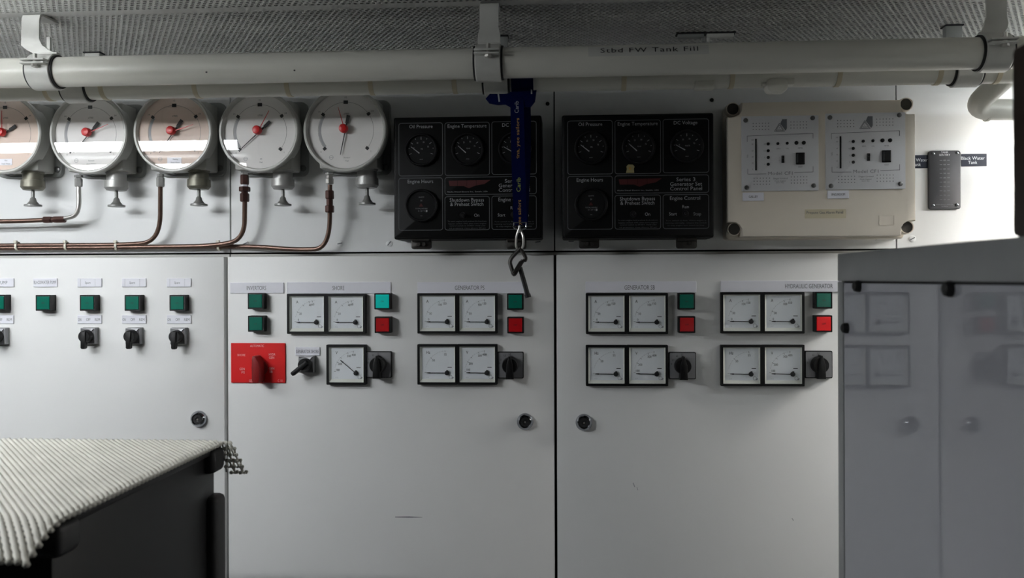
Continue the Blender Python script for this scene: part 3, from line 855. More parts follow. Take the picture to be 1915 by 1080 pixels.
# ------------------------------------------------------------------ overhead pipes
YP1, YP2 = 1.25, 1.335
ZP1, ZP2 = ZE + 0.3175, ZE + 0.3134
RP1, RP2 = 0.0222, 0.0200
pipe1 = thing('fill_pipe', 'thick cream pipe labelled Stbd FW Tank Fill, in front of the thinner pipe', 'pipe', (0, YP1, ZP1))
bm = B(); lathe(bm, [(-1.5, 0), (-1.5, RP1), (0.80, RP1), (0.80, 0)], (0, 0, 0), 'x', 48); obj('pipe_run', bm, 'pipe', pipe1)
def onpipe(R):
    def f(co):     # local x, height s above the sticker middle -> wrapped on the pipe
        x, y, z = co
        a = pi + 0.26 - z / R   # angle measured from +y, so pi faces the camera
        return (x, R*cos(a), -R*sin(a) if False else R*sin(pi - a + 0))
    return f
def wrap(x, s, R, a0):
    a = a0 + s / R               # elevation above the camera side
    return (x, -R*cos(a), R*sin(a))
A0 = radians(24)
xs0, xs1 = P(1100, 108, YP1 - RP1).x, P(1326, 108, YP1 - RP1).x
bm = B(); rows = []
for k in range(7):
    s = -0.0085 + 0.017*k/6
    rows.append([bm.verts.new(wrap(x, s, RP1 + 0.0003, A0)) for x in (xs0, xs1)])
for A, C in zip(rows, rows[1:]): bm.faces.new((A[0], A[1], C[1], C[0]))
obj('label_tape', bm, 'tape2', pipe1)
bm = B(); xm = P(1214, 108, YP1 - RP1).x
text(bm, 'Stbd FW Tank Fill', xm, 0.0005, 0, 0.0082, width=0.138, sp=1.15, fn=lambda co: wrap(co[0], co[2], RP1 + 0.0010, A0))
obj('lettering', bm, 'ink', pipe1, smooth=0)
bm = B()
for u, v in ((385, 148), (550, 147)):
    q = P(u, v, YP1 - RP1)
    a = radians(-25)
    lathe(bm, [(0, 0.0016), (0.0006, 0)], (q.x, -(RP1)*cos(a) - 0.0001, RP1*sin(a)), 'y', 10)
obj('paint_chip', bm, 'ink', pipe1)

pipe2 = thing('return_pipe', 'thinner cream pipe with yellowed bands behind and below the thick one', 'pipe', (0, YP2, ZP2))
bm = B(); lathe(bm, [(-1.5, 0), (-1.5, RP2), (0.80, RP2), (0.80, 0)], (0, 0, 0), 'x', 40); obj('pipe_run', bm, 'pipe', pipe2)
for u in (87, 192, 366, 538, 694, 850, 985, 1167, 1369, 1569, 1757, 1868):
    x = P(u, 180, YP2 - RP2*0.6).x
    bm = B(); lathe(bm, [(-0.0038, RP2), (-0.0034, RP2 + 0.0012), (0.0034, RP2 + 0.0012), (0.0038, RP2)], (x, 0, 0), 'x', 40); obj('band', bm, 'band', pipe2)

def pipe_clamp(x, label, dx2=0.0, strap_dx=0.0, ears=True):
    t = thing('pipe_clamp', label, 'clamp', (x, YP1, ZP1), 'pipe clamps hanging from the ceiling')
    w = 0.0185
    def shell(R, yy, zz, xx, name='shell'):
        bm = B(); lathe(bm, [(-w, R), (-w, R + 0.0035), (-w + 0.001, R + 0.0045), (w - 0.001, R + 0.0045), (w, R + 0.0035), (w, R)], (xx, yy, zz), 'x', 40)
        obj(name, bm, 'clamp', t)
        for sx in (-1, 1):
            bm = B(); lathe(bm, [(sx*(w + 0.003), R - 0.0005), (sx*(w + 0.003), R + 0.0022), (sx*w, R + 0.0022)], (xx, yy, zz), 'x', 40); obj('rubber_liner', bm, 'rubber', t)
    shell(RP1 + 0.0006, 0, 0, 0)
    shell(RP2 + 0.0006, YP2 - YP1, ZP2 - ZP1, dx2)
    # front ears with bolt
    yf = -RP1 - 0.0045
    bm = B(); box(bm, -w, w, yf - 0.011, yf + 0.006, 0.0045, 0.0075, 0.001); box(bm, -w, w, yf - 0.011, yf + 0.006, 0.0095, 0.0125, 0.001); obj('ear', bm, 'clamp', t)
    bm = B(); hexnut(bm, (0.002, yf - 0.005, 0.0045), (0, 0, -1), 0.0055, 0.004)
    cyl(bm, (0.002, yf - 0.005, 0.0), (0.002, yf - 0.005, 0.020), 0.003, seg=12); obj('bolt', bm, 'steel', t, smooth=20)
    # flat strap up to the ceiling
    top = ZC - ZP1 - 0.002
    pts = [(strap_dx, 0.050, top - 0.0012), (strap_dx, 0.014, top - 0.0012), (strap_dx, 0.008, top - 0.004), (strap_dx, 0.0055, top - 0.012), (strap_dx, 0.005, 0.052), (strap_dx*0.9, 0.004, 0.042), (strap_dx*0.5, 0.0025, 0.034), (0, 0.003, 0.0275)]
    bm = B(); ribbon(bm, pts, lambda i: 0.028 if i < 5 else 0.033, 0.0035); obj('hanger_strap', bm, 'clamp', t)
    bm = B(); box(bm, -0.016, 0.016, 0.0, 0.011, RP1 + 0.004, RP1 + 0.0085, 0.001); box(bm, -0.003, 0.003, 0.004, 0.009, RP1 + 0.006, 0.055, 0.001)
    box(bm, -0.015, 0.015, 0.010, YP2 - YP1 + 0.002, RP1 + 0.0015, RP1 + 0.0055, 0.001)
    obj('cross_bar', bm, 'clamp', t)
    return t
pipe_clamp(P(72, 140, YP1 - 0.02).x, 'grey pipe clamp and strap at the left end of the pipes', strap_dx=-0.028)
pipe_clamp(P(912, 128, YP1 - 0.02).x, 'grey pipe clamp and strap in the middle, above the blue lanyard', dx2=0.004)
pipe_clamp(P(1869, 100, YP1 - 0.02).x, 'grey pipe clamp and strap at the right end, above the brown box', strap_dx=0.008)

# elbow pipe at the right
t = thing('elbow_pipe', 'short white elbow pipe bending towards the bright wall at right', 'pipe', P(1825, 195, 1.47))
o0 = t.location
bm = B(); tube(bm, [p - o0 for p in fillet([P(1905, 120, 1.39), P(1815, 204, 1.48), P(1960, 206, 1.49)], 0.035, 10)], 0.0178, 24); obj('elbow', bm, 'pipe', t)
bm = B(); a = P(1846, 206, 1.485) - o0; lathe(bm, [(-0.003, 0.0178), (-0.002, 0.0189), (0.002, 0.0189), (0.003, 0.0178)], a, 'x', 24); obj('weld_bead', bm, 'pipe', t)

# small clips on ceiling and pipes
def clip(u0, u1, v0, v1, dep, label, m='clamp', stub=0.0):
    um = (u0+u1)/2
    q = P(um, v0, 1.0); D = (ZC - ZE) / (q.z - ZE)          # where the sheet is seen at that row
    c = P(um, v0, D); c.z = ZC
    x0, x1 = P(u0, v1, D).x - c.x, P(u1, v1, D).x - c.x
    h = ZC - P(um, v1, D).z
    bm = B(); box(bm, x0, x1, 0, dep, -h, -0.0008, 0.0012); o = tag(obj('ceiling_clip', bm, m, None, loc=c), label, 'clip')
    bm = B(); box(bm, x0*1.12, x1*1.12, -0.003, dep + 0.004, -0.0022, 0.0004, 0.0005, 1); obj('clip_gasket', bm, 'rubber', o)
    bm = B(); box(bm, -0.003 + stub, 0.003 + stub, 0.002, dep*0.7, -h - 0.007, -h + 0.001, 0.001); obj('clip_stub', bm, m, o)
    return o
clip(158, 186, 97, 107, 0.012, 'small pale clip on the ceiling beside the left clamp')
clip(936, 950, 66, 90, 0.012, 'small dark grey clip on the ceiling right of the middle clamp', 'gaugedk')
clip(1268, 1317, 61, 70, 0.012, 'long dark grey ceiling clip above the pipe label, left of a paler one', 'gaugedk', 0.021)
clip(1322, 1373, 60, 69, 0.012, 'long pale ceiling clip above the pipe label, right of a darker one', 'clamp', -0.020)
clip(1769, 1800, 46, 69, 0.014, 'dark square ceiling clip left of the right clamp', 'gaugedk')
def under(u0, u1, v0, v1, label, name, rounded=False):
    D = YP2 - 0.012
    c = P((u0+u1)/2, v0, D)
    hx = (P(u1, v0, D).x - P(u0, v0, D).x)/2; hz = c.z - P((u0+u1)/2, v1, D).z
    bm = B()
    if rounded:
        prism(bm, rrect(-hx, hx*0.5, -hz, 0.004, hz*0.45), -0.008, 0.012, 0.0015); box(bm, hx*0.4, hx, -0.006, 0.010, -hz*0.35, 0.004, 0.001)
        cyl(bm, (-hx*1.3, 0, -hz*0.2), (-hx*0.9, 0, -hz*0.2), 0.003, seg=10)
    else: box(bm, -hx, hx, -0.006, 0.012, -hz, 0.004, 0.001)
    return tag(obj(name, bm, 'pipe', None, loc=c), label, 'bracket')
under(1299, 1335, 157, 167, 'small pale flat bracket under the thin pipe, above the right black panel', 'pipe_bracket')
under(1432, 1484, 153, 173, 'rounded pale lug under the thin pipe, above the beige box', 'pipe_lug', True)

# ------------------------------------------------------------------ black generator control panels
DP = DW - 0.072
def rectP(u0, v0, u1, v1, D, o):
    um, vm = (u0+u1)/2, (v0+v1)/2
    return P(u0, vm, D).x - o.x, P(u1, vm, D).x - o.x, P(um, v1, D).z - o.z, P(um, v0, D).z - o.z
c = P(1193, 328.5, DP); c.y = DW
cp = thing('control_panel', 'black engine control panel nearest the beige alarm box', 'control panel', c, 'black generator control panels')
YF = DP - DW
x0, x1, z0, z1 = rectP(1051, 212, 1335.5, 445, DP, c)
bm = B(); box(bm, x0, x1, YF + 0.004, 0.0, z0, z1, 0.003); obj('panel_case', bm, 'panel', cp)
bm = B(); prism(bm, rrect(x0 + 0.003, x1 - 0.003, z0 + 0.003, z1 - 0.003, 0.003), YF, YF + 0.006, 0.0012); face = obj('face_plate', bm, 'panel', cp)
cells = {'oil': (1061, 225, 1146, 326), 'temp': (1149.5, 224, 1236, 325), 'volt': (1239.5, 222, 1326, 323), 'hours': (1061, 329, 1146, 429),
         'series': (1149.5, 327, 1326, 361), 'bypass': (1149.5, 364, 1236, 428.5), 'ctrl': (1239.5, 363, 1326, 427.5)}
bm = B()
for k, (a, b_, e, f_) in cells.items():
    q = rectP(a, b_, e, f_, DP, c)
    lw = 0.0011
    ringframe(bm, rrect(*q, 0.0045), rrect(q[0] + lw, q[1] - lw, q[2] + lw, q[3] - lw, 0.0036), YF - 0.0003, YF)
obj('outline', bm, 'panelfaint', cp, smooth=0)
def pt(u, v): q = P(u, v, DP) - c; return q.x, q.z
yt = YF - 0.0004
for s_, u, v, w, h in (('Oil Pressure', 1104, 232, 0.041, 0.0062), ('Engine Temperature', 1192.5, 231, 0.068, 0.0062), ('DC Voltage', 1282, 229, 0.040, 0.0062), ('Engine Hours', 1103, 336, 0.045, 0.0064),
                    ('Series 3', 1282.5, 335, 0.032, 0.0064), ('Generator Set', 1283, 343.5, 0.054, 0.0064), ('Control Panel', 1283, 352, 0.054, 0.0064),
                    ('Shutdown Bypass', 1192, 371, 0.060, 0.0064), ('& Preheat Switch', 1192, 379, 0.058, 0.0064), ('Engine Control', 1281, 370, 0.051, 0.0064), ('Run', 1282, 386, 0.011, 0.0055), ('Start', 1258.5, 399.5, 0.013, 0.0055), ('Stop', 1304, 399.5, 0.013, 0.0055), ('On', 1211, 400, 0.009, 0.0055)):
    x, z = pt(u, v); bm = B(); text(bm, s_, x, z, yt, h, width=w); obj('lettering', bm, 'panelink', cp, smooth=0)
bm = B(); x, z = pt(1193, 355.5); text(bm, 'Alaska Diesel Electric Inc., Seattle, USA', x, z, yt, 0.0022, width=0.071); obj('maker_print', bm, 'panelink', cp, smooth=0)
for s_, u, v, w in (('To start engine hold preheat & shutdown', 1192.5, 411.5, 0.068), ('bypass switch ON, then turn engine', 1193, 416, 0.066), ('control switch to START. Hold until', 1193, 420, 0.062), ('oil pressure rises above 20 psi', 1193, 424.5, 0.064),
                    ('Turn switch to Run. When engine is', 1282.5, 412, 0.068), ('running normally, release the switch', 1282.5, 416.5, 0.070), ('to stop engine turn switch to Stop', 1282.5, 421, 0.062)):
    x, z = pt(u, v); bm = B(); text(bm, s_, x, z, yt, 0.0021, width=w); obj('small_print', bm, 'panelfaint', cp, smooth=0)
bm = B(); pp = [pt(u, v) for u, v in ((1157, 335), (1238, 333), (1226, 341), (1209, 344), (1196, 349), (1186, 345), (1159, 345))]
bm.faces.new([bm.verts.new((x, yt, z)) for x, z in reversed(pp)]); obj('red_emblem', bm, 'redink', cp, smooth=0)
bm = B()
for a, b_ in (((1174, 333.5), (1174, 345)), ((1192, 333.5), (1192, 345)), ((1210, 333.5), (1210, 344))):
    x, z = pt(*a); x2, z2 = pt(*b_); bar(bm, x, z, x2, z2, 0.0005, yt - 0.0002)
obj('emblem_line', bm, 'panel', cp, smooth=0)
def dial_gauge(u, v, r, kind, ptr):
    x, z = pt(u, v)
    bm = B(); lathe(bm, [(-YF, r), (-YF + 0.006, r), (-YF + 0.0078, r - 0.0016), (-YF + 0.0078, r - 0.0026), (-YF + 0.0035, r - 0.0046)], (x, 0, z), 'y', 40)
    gz = obj('gauge_bezel', bm, 'black', cp)
    bm = B(); disc(bm, x, z, r - 0.003, YF - 0.0036, 36); obj('gauge_dial', bm, 'paneldial', gz, smooth=0)
    bm = B(); y = YF - 0.0039
    if kind == 'needle':
        for k in range(9):
            a = radians(200 - k*27.5); rr = r - 0.0062
            bar(bm, x + cos(a)*(rr - (0.0045 if k % 2 == 0 else 0.002)), z + sin(a)*(rr - (0.0045 if k % 2 == 0 else 0.002)), x + cos(a)*rr, z + sin(a)*rr, 0.0008, y)
        for k, s_ in enumerate(('0', '25', '50', '75')):
            a = radians(170 - k*50); text(bm, s_, x + cos(a)*(r - 0.0155), z + sin(a)*(r - 0.0155) + 0.001, y, 0.0026)
        text(bm, ptr[1], x + 0.001, z + 0.0015, y, 0.0024); text(bm, 'GAUGE', x, z - 0.0165, y, 0.0014)
    else:
        text(bm, 'QUARTZ', x, z + 0.0145, y, 0.0020); text(bm, 'H', x, z + 0.0085, y, 0.0034)
        text(bm, 'TOTAL HOURS', x, z - 0.0055, y, 0.0022, width=0.021); text(bm, '0 1 2 7 4', x, z - 0.0095, y, 0.0026); text(bm, '1/10', x, z - 0.018, y, 0.0016)
        quad(bm, x + 0.0075, x + 0.0105, z - 0.0115, z - 0.0078, y)
    obj('gauge_marks', bm, 'panelink', gz, smooth=0)
    if kind == 'needle':
        a = radians(ptr[0]); bm = B(); hx, hz = x - 0.003, z - 0.006
        bar(bm, hx, hz, hx + cos(a)*0.0185, hz + sin(a)*0.0185, 0.0018, YF - 0.0052, 0.0008, YF - 0.0044); obj('gauge_needle', bm, 'panelink', gz, smooth=0)
    else:
        bm = B(); bm.faces.new([bm.verts.new((x + a, YF - 0.0040, z + b_)) for a, b_ in ((-0.0045, -0.002), (0.0035, -0.002), (-0.0005, 0.004))]); obj('gauge_mark_red', bm, 'redink', gz, smooth=0)
    bm = B(); disc(bm, x, z, r - 0.0035, YF - 0.0058, 36); obj('gauge_pane', bm, 'glass', gz, smooth=0)
dial_gauge(1105, 277, 0.0285, 'needle', (142, 'PSI'))
dial_gauge(1194, 276, 0.0285, 'needle', (138, 'TEMP'))
dial_gauge(1284, 274.5, 0.0285, 'needle', (150, 'VOLTS'))
dial_gauge(1105.5, 382, 0.0285, 'hours', None)
for u in (1102, 1286):
    x, z = pt(u, 448)
    bm = B()
    prism(bm, rrect(x - 0.0175, x + 0.0175, z - 0.0145, z + 0.008, 0.004), YF + 0.012, YF + 0.020, 0.001)
    cyl(bm, (x - 0.015, YF + 0.010, z + 0.002), (x + 0.015, YF + 0.010, z + 0.002), 0.0042, seg=12)
    cyl(bm, (x - 0.004, YF + 0.0125, z - 0.006), (x - 0.004, YF + 0.0085, z - 0.006), 0.0035, seg=10); cyl(bm, (x + 0.005, YF + 0.0125, z - 0.006), (x + 0.005, YF + 0.0085, z - 0.006), 0.0035, seg=10)
    obj('hinge', bm, 'keymetal', cp)
for u, v in ((1184, 400), (1282, 399)):       # toggle levers
    x, z = pt(u, v)
    bm = B(); lathe(bm, [(-YF, 0.0055), (-YF + 0.002, 0.005), (-YF + 0.002, 0.0025), (-YF + 0.008, 0.0022), (-YF + 0.013, 0.0032), (-YF + 0.0145, 0.002), (-YF + 0.0145, 0)], (x, 0, z), 'y', 14); obj('toggle_switch', bm, 'black', cp)
cl = copy_tree(cp)
cl['label'] = 'black engine control panel behind the hanging blue lanyard'
cA = P(874.5, 330, DP) - P(1193.5, 327, DP)
cl.location = cp.location + Vector((cA.x, 0, cA.z))
q = P(1178, 316, DP); bm = B()
prism(bm, [(-0.0068, -0.0065), (0.0072, -0.0065), (0.0066, 0.000), (0.0078, 0.004), (0.0050, 0.0075), (-0.0030, 0.0078), (-0.0060, 0.0045), (-0.0052, 0.000)], -0.0016, -0.0003)
pt_ = tag(obj('paper_tag', bm, 'paper', None, loc=q), 'torn yellow paper scrap under the right Engine Temperature dial', 'paper')
bm = B(); lathe(bm, [(0.0016, 0.0022), (0.0021, 0)], (0.0, 0, 0.001), 'y', 10); obj('tag_hole', bm, 'goldink', pt_)

# ------------------------------------------------------------------ beige gas alarm box
DBX = DW - 0.062
c = P(1535, 316, DBX); c.y = DW
ab = thing('alarm_box', 'beige plastic gas alarm box with two grey modules and corner screws', 'alarm box', c)
YB = DBX - DW
x0, x1, z0, z1 = rectP(1361.5, 189, 1712, 441, DBX, c)
nx, nz = 0.0235, 0.0245
bm = B(); prism(bm, rrect(x0 + 0.0015, x1 - 0.0085, z0 - 0.004, z1 + 0.001, 0.006), YB + 0.028, 0.0, 0.002); obj('box_base', bm, 'beige', ab)
def notch(x0, x1, z0, z1, nx, nz, r):
    pts = []
    def arc(cx, cz, a0, a1, rr, n=5):
        for k in range(n + 1):
            a = radians(a0 + (a1 - a0)*k/n); pts.append((cx + rr*cos(a), cz + rr*sin(a)))
    pts.append((x0 + nx, z0)); pts.append((x1 - nx, z0))
    arc(x1 - nx + r, z0 + nz - r, 180, 90, r); pts.append((x1, z0 + nz)); pts.append((x1, z1 - nz))
    arc(x1 - nx + r, z1 - nz + r, -90, -180, r); pts.append((x1 - nx, z1)); pts.append((x0 + nx, z1))
    arc(x0 + nx - r, z1 - nz + r, 0, -90, r); pts.append((x0, z1 - nz)); pts.append((x0, z0 + nz))
    arc(x0 + nx - r, z0 + nz - r, 90, 0, r)
    return pts
bm = B(); prism(bm, notch(x0, x1, z0, z1, nx, nz, 0.010), YB, YB + 0.0285, 0.0016); cover = obj('box_cover', bm, 'beige', ab)
for u, v in ((1371, 203), (1696, 194), (1373.5, 428), (1697.5, 424)):
    q = P(u, v, DBX + 0.012) - c
    bm = B(); lathe(bm, [(-YB - 0.030, 0.0122), (-YB - 0.017, 0.0118), (-YB - 0.014, 0.0112), (-YB - 0.014, 0.0100)], (q.x, 0, q.z), 'y', 24); post = obj('screw_post', bm, 'beige', ab)
    bm = B(); lathe(bm, [(-YB - 0.018, 0.0102), (-YB - 0.0165, 0.0098), (-YB - 0.0165, 0)], (q.x, 0, q.z), 'y', 22); bar(bm, q.x - 0.006, q.z - 0.001, q.x + 0.006, q.z + 0.0012, 0.0022, YB + 0.0160, y1=YB + 0.017); obj('cover_screw', bm, 'screwgrey', post)
q = rectP(1644, 402, 1673, 421, DBX, c)
bm = B(); ringframe(bm, rrect(q[0], q[1], q[2], q[3], 0.001), rrect(q[0] + 0.001, q[1] - 0.001, q[2] + 0.001, q[3] - 0.001, 0.0008), YB - 0.0006, YB); obj('embossed_frame', bm, 'beige', ab, smooth=0)
q = rectP(1505, 391, 1582, 408, DBX, c)
bm = B(); quad(bm, *q, YB - 0.0004); lab = obj('label_tape', bm, 'tape', ab, smooth=0)
bm = B(); text(bm, 'Propane Gas Alarm Panel', (q[0]+q[1])/2 - 0.001, (q[2]+q[3])/2 + 0.0025, YB - 0.0006, 0.0046, width=0.061); obj('lettering', bm, 'greyink', lab, smooth=0)

def module(u0, v0, u1, v1):
    q = rectP(u0, v0, u1, v1, DBX, c)
    bx, bz, sw, sh = q[0], q[3], (q[1]-q[0])/920.0, (q[3]-q[2])/885.0
    y0 = YB - 0.003
    m_ = obj('alarm_module', prism(B(), rrect(*q, 0.0015), y0, YB, 0.0005), 'module', ab)
    X = lambda x: bx + (x - 40)*sw
    Z = lambda y: bz - (y - 80)*sh
    for x, y in ((88, 128), (890, 112), (98, 922), (900, 907)):
        bm = B(); lathe(bm, [(-y0, 0.0040), (-y0 + 0.0015, 0.0037), (-y0 + 0.0022, 0.0022), (-y0 + 0.0022, 0)], (X(x), 0, Z(y)), 'y', 14); obj('screw', bm, 'steeldk', m_)
    bm = B(); yk = y0 - 0.0002
    for xa_, ya_ in ((178, 165), (630, 155), (187, 813), (632, 803)):
        for i in range(6):
            for j in range(3): disc(bm, X(xa_ + 37*i), Z(ya_ + 36*j), 0.00085, yk, 8)
    for pts in (((105, 380), (105, 313), (893, 292), (893, 352)), ((110, 700), (110, 763), (335, 763)), ((668, 752), (893, 746), (893, 680))):
        for a, b_ in zip(pts, pts[1:]): bar(bm, X(a[0]), Z(a[1]), X(b_[0]), Z(b_[1]), 0.00075, yk)
    text(bm, 'Model CF1', X(503), Z(757), yk, 0.0056, width=290*sw, sp=1.1)
    text(bm, 'Sieger Limited', X(503), Z(817), yk, 0.0026, width=172*sw); text(bm, 'Poole, England', X(500), Z(848), yk, 0.0019, width=130*sw); text(bm, 'BH17 7RZ', X(500), Z(870), yk, 0.0016, width=90*sw)
    # emblem: outlined triangle before a dark slanted block
    for s_ in (1.0, 0.72):
        tri = [(492 + (x - 492)*s_, 232 + (y - 232)*s_) for x, y in ((432, 263), (555, 263), (492, 168))]
        for a, b_ in zip(tri, tri[1:] + tri[:1]): bar(bm, X(a[0]), Z(a[1]), X(b_[0]), Z(b_[1]), 0.0008, yk)
    text(bm, 'A', X(492), Z(222), yk, 0.0026); bar(bm, X(465), Z(242), X(518), Z(242), 0.0007, yk)
    bm.faces.new([bm.verts.new((X(x), yk, Z(y))) for x, y in ((504, 172), (566, 257), (583, 228), (583, 120), (527, 120))])
    for y in (360, 410, 487, 560, 633, 706): text(bm, {360: '100', 410: '80', 487: '60', 560: '40', 633: '20', 706: '0'}[y], X(170), Z(y), yk, 0.0022)
    for y, s_ in ((410, 'HI'), (490, 'LO'), (570, 'F'), (650, 'P')): text(bm, s_, X(316), Z(y), yk, 0.0022)
    for x, y, s_ in ((480, 466, 'ZERO'), (587, 466, 'CAL'), (742, 464, 'METER'), (742, 685, 'RESET')): text(bm, s_, X(x), Z(y), yk, 0.0022)
    text(bm, 'I', X(491), Z(575), yk, 0.002); text(bm, 'O', X(491), Z(607), yk, 0.002); text(bm, '%LEL', X(108), Z(550), yk, 0.0022, rot=pi/2)
    obj('print', bm, 'greyink', m_, smooth=0)
    bm = B(); box(bm, X(201), X(218), y0 - 0.0012, y0 + 0.001, Z(720), Z(348)); obj('bar_display', bm, 'black', m_, smooth=0)
    for x, y, r in ((357, 410, 19), (357, 490, 19), (357, 570, 19), (357, 650, 19), (473, 408, 18), (585, 405, 18), (695, 402, 24), (783, 402, 24)):
        bm = B(); lathe(bm, [(-y0, r*sw), (-y0 + 0.0014, r*sw*0.95), (-y0 + 0.002, r*sw*0.5), (-y0 + 0.002, 0)], (X(x), 0, Z(y)), 'y', 16); obj('indicator' if r < 24 else 'socket', bm, 'black', m_)
    bm = B(); box(bm, X(516), X(549), y0 - 0.002, y0 + 0.001, Z(636), Z(550), 0.0005, 1); box(bm, X(520), X(545), y0 - 0.004, y0, Z(590), Z(560), 0.0004, 1); obj('slide_switch', bm, 'black', m_, smooth=0)
    bm = B(); box(bm, X(688), X(793), y0 - 0.0018, y0 + 0.001, Z(657), Z(518), 0.0005, 1); box(bm, X(697), X(784), y0 - 0.0045, y0, Z(648), Z(527), 0.0012, 1); obj('reset_button', bm, 'black', m_, smooth=0)
module(1386.5, 217, 1530, 357)
module(1543.5, 211.5, 1692, 354)
for u0, u1, v0, v1, s_ in ((1388.5, 1428, 360, 375.5, 'GALLEY'), (1547, 1587, 356, 371, 'ENG ROOM')):
    q = rectP(u0, v0, u1, v1, DBX, c)
    bm = B(); box(bm, q[0], q[1], YB - 0.0022, YB, q[2], q[3], 0.0004, 1); pl = obj('name_plate', bm, 'plate', ab)
    bm = B(); text(bm, s_, (q[0]+q[1])/2, (q[2]+q[3])/2, YB - 0.0024, 0.0040, width=0.015 if s_ == 'GALLEY' else 0.022); obj('lettering', bm, 'ink', pl, smooth=0)

# ------------------------------------------------------------------ tank level sensor plate and its two labels
c = P(1767, 336, DW - 0.005); c.y = DW
x0, x1, z0, z1 = rectP(1737, 281.5, 1797, 391, DW - 0.005, c)
ts = thing('tank_monitor', 'charcoal tank monitor plate with ten level marks on the bright wall', 'monitor', c)
bm = B(); prism(bm, rrect(x0, x1, z0, z1, 0.0045), -0.005, 0.0, 0.0012); obj('plate', bm, 'sentry', ts)
for u, v in ((1745.5, 287), (1790, 285.5), (1745, 384), (1789.5, 382.5)):
    q = P(u, v, DW - 0.005) - c; bm = B(); lathe(bm, [(0.005, 0.0026), (0.006, 0.0024), (0.0066, 0.0012), (0.0066, 0)], (q.x, 0, q.z), 'y', 14); obj('screw', bm, 'chrome', ts)
bm = B(); q = P(1766.5, 284.5, DW - 0.005) - c; xm = q.x
text(bm, 'TANK', xm, q.z, -0.0053, 0.0034, width=0.0125); q = P(1766, 289.5, DW - 0.005) - c; text(bm, 'SENTRY', xm, q.z, -0.0053, 0.0034, width=0.019)
obj('title', bm, 'whiteink', ts, smooth=0)
bm = B()
for k in range(10):
    q = P(1766.5, 299.5 + k*8.15, DW - 0.005) - c
    text(bm, '%d%%' % (100 - 10*k), xm, q.z, -0.0053, 0.0022); bar(bm, xm - 0.0085, q.z, xm - 0.0042, q.z, 0.0005, -0.0053); bar(bm, xm + 0.0042, q.z, xm + 0.0085, q.z, 0.0005, -0.0053)
q = P(1767.5, 382, DW - 0.005) - c; text(bm, 'MANUFACTURED BY', xm, q.z, -0.0053, 0.0016, width=0.029); q = P(1767.5, 385.5, DW - 0.005) - c; text(bm, 'FLORIDA', xm, q.z, -0.0053, 0.0016, width=0.011)
obj('level_marks', bm, 'panelink', ts, smooth=0)
nameplate(1797.5, 1845, 287.5, 311, [('Black Water', 1819, 295.5), ('Tank', 1818.5, 303.5)], 'navy label reading Black Water Tank, right of the tank monitor', 0.0056, DW, 0.001, 'navy', 'whiteink', widths=[0.040, 0.0155])
nameplate(1694, 1736.5, 290, 314.5, [('Grey Water', 1714, 299), ('Tank', 1713, 307.5)], 'navy label ending in Water, half hidden by the beige box', 0.0056, DW, 0.001, 'navy', 'whiteink', widths=[0.0375, 0.0155])

# ------------------------------------------------------------------ blue lanyard with key
DL = 1.30
ln = thing('lanyard', 'blue lanyard with gold lettering hanging from the pipes', 'lanyard', P(970, 180, DL))
o0 = ln.location
k_ = lambda u, v, D=DL: P(u, v, D) - o0
bm = B(); ribbon(bm, fillet([k_(966, 172, YP2 - RP2 - 0.002), k_(967, 195, DL + 0.006), k_(969, 300, DL), k_(973, 421, DL)], 0.03), 0.0205, 0.0016); s1 = obj('front_strap', bm, 'bluestrap', ln)
bm = B(); ribbon(bm, fillet([k_(981, 172, YP2 - RP2 - 0.001), k_(983, 198, DL + 0.016), k_(983, 300, DL + 0.010), k_(977, 421, DL + 0.003)], 0.03), lambda i: 0.0165 if i < 20 else 0.012, 0.0016, (0.93, 0.37, 0)); obj('back_strap', bm, 'bluestrap', ln)
# loop over the pipe and the folded end
ang = [radians(a) for a in range(-100, 281, 20)]
ctr = Vector((P(978, 172, YP2).x, YP2, ZP2)) - o0
bm = B(); ribbon(bm, [ctr + Vector((0.0, cos(a)*(RP2 + 0.0062), sin(a)*(RP2 + 0.0062))) for a in [radians(-90 + 20*k) for k in range(19)]], 0.034, 0.0016); obj('pipe_loop', bm, 'bluestrap', ln)
bm = B(); prism(bm, [(p.x, p.z) for p in (k_(907, 182), k_(914, 191), k_(930, 194), k_(945, 193), k_(956, 200), k_(992, 198), k_(1000, 188), k_(1003, 166), k_(962, 170), k_(944, 174), k_(915, 173))], k_(950, 180, DL + 0.008).y, k_(950, 180, DL + 0.0105).y, 0.0006); obj('folded_end', bm, 'bluestrap', ln)
bm = B(); q = k_(932.5, 184, DL + 0.0072); bar(bm, q.x - 0.0005, q.z + 0.007, q.x + 0.001, q.z - 0.005, 0.0022, q.y); q = k_(994, 171, DL + 0.0072); bar(bm, q.x, q.z + 0.003, q.x, q.z - 0.004, 0.002, q.y); obj('print', bm, 'panelink', ln, smooth=0)
def strapY(v):   # depth of the front strap at row v
    return DL + (0.006*max(0, (300 - v)/105) if v < 300 else 0) - 0.0012
bm = B(); 
def along(bm, s_, u, v, w, h):
    q = P(u, v, strapY(v)) - o0; text(bm, s_, q.x, q.z, q.y, h, width=w, rot=pi/2)
along(bm, 'Carib', 966, 200, 0.018, 0.0062)
obj('print', bm, 'panelink', ln, smooth=0)
bm = B(); along(bm, 'sean, marina, yee sailors', 968, 282, 0.100, 0.0052); obj('gold_print', bm, 'goldink', ln, smooth=0)
bm = B(); along(bm, 'Carib', 969.5, 345, 0.0215, 0.0062); obj('green_print', bm, 'greenink', ln, smooth=0)
bm = B(); along(bm, 'yee sailors', 971, 397, 0.038, 0.0052); obj('gold_print', bm, 'goldink', ln, smooth=0)
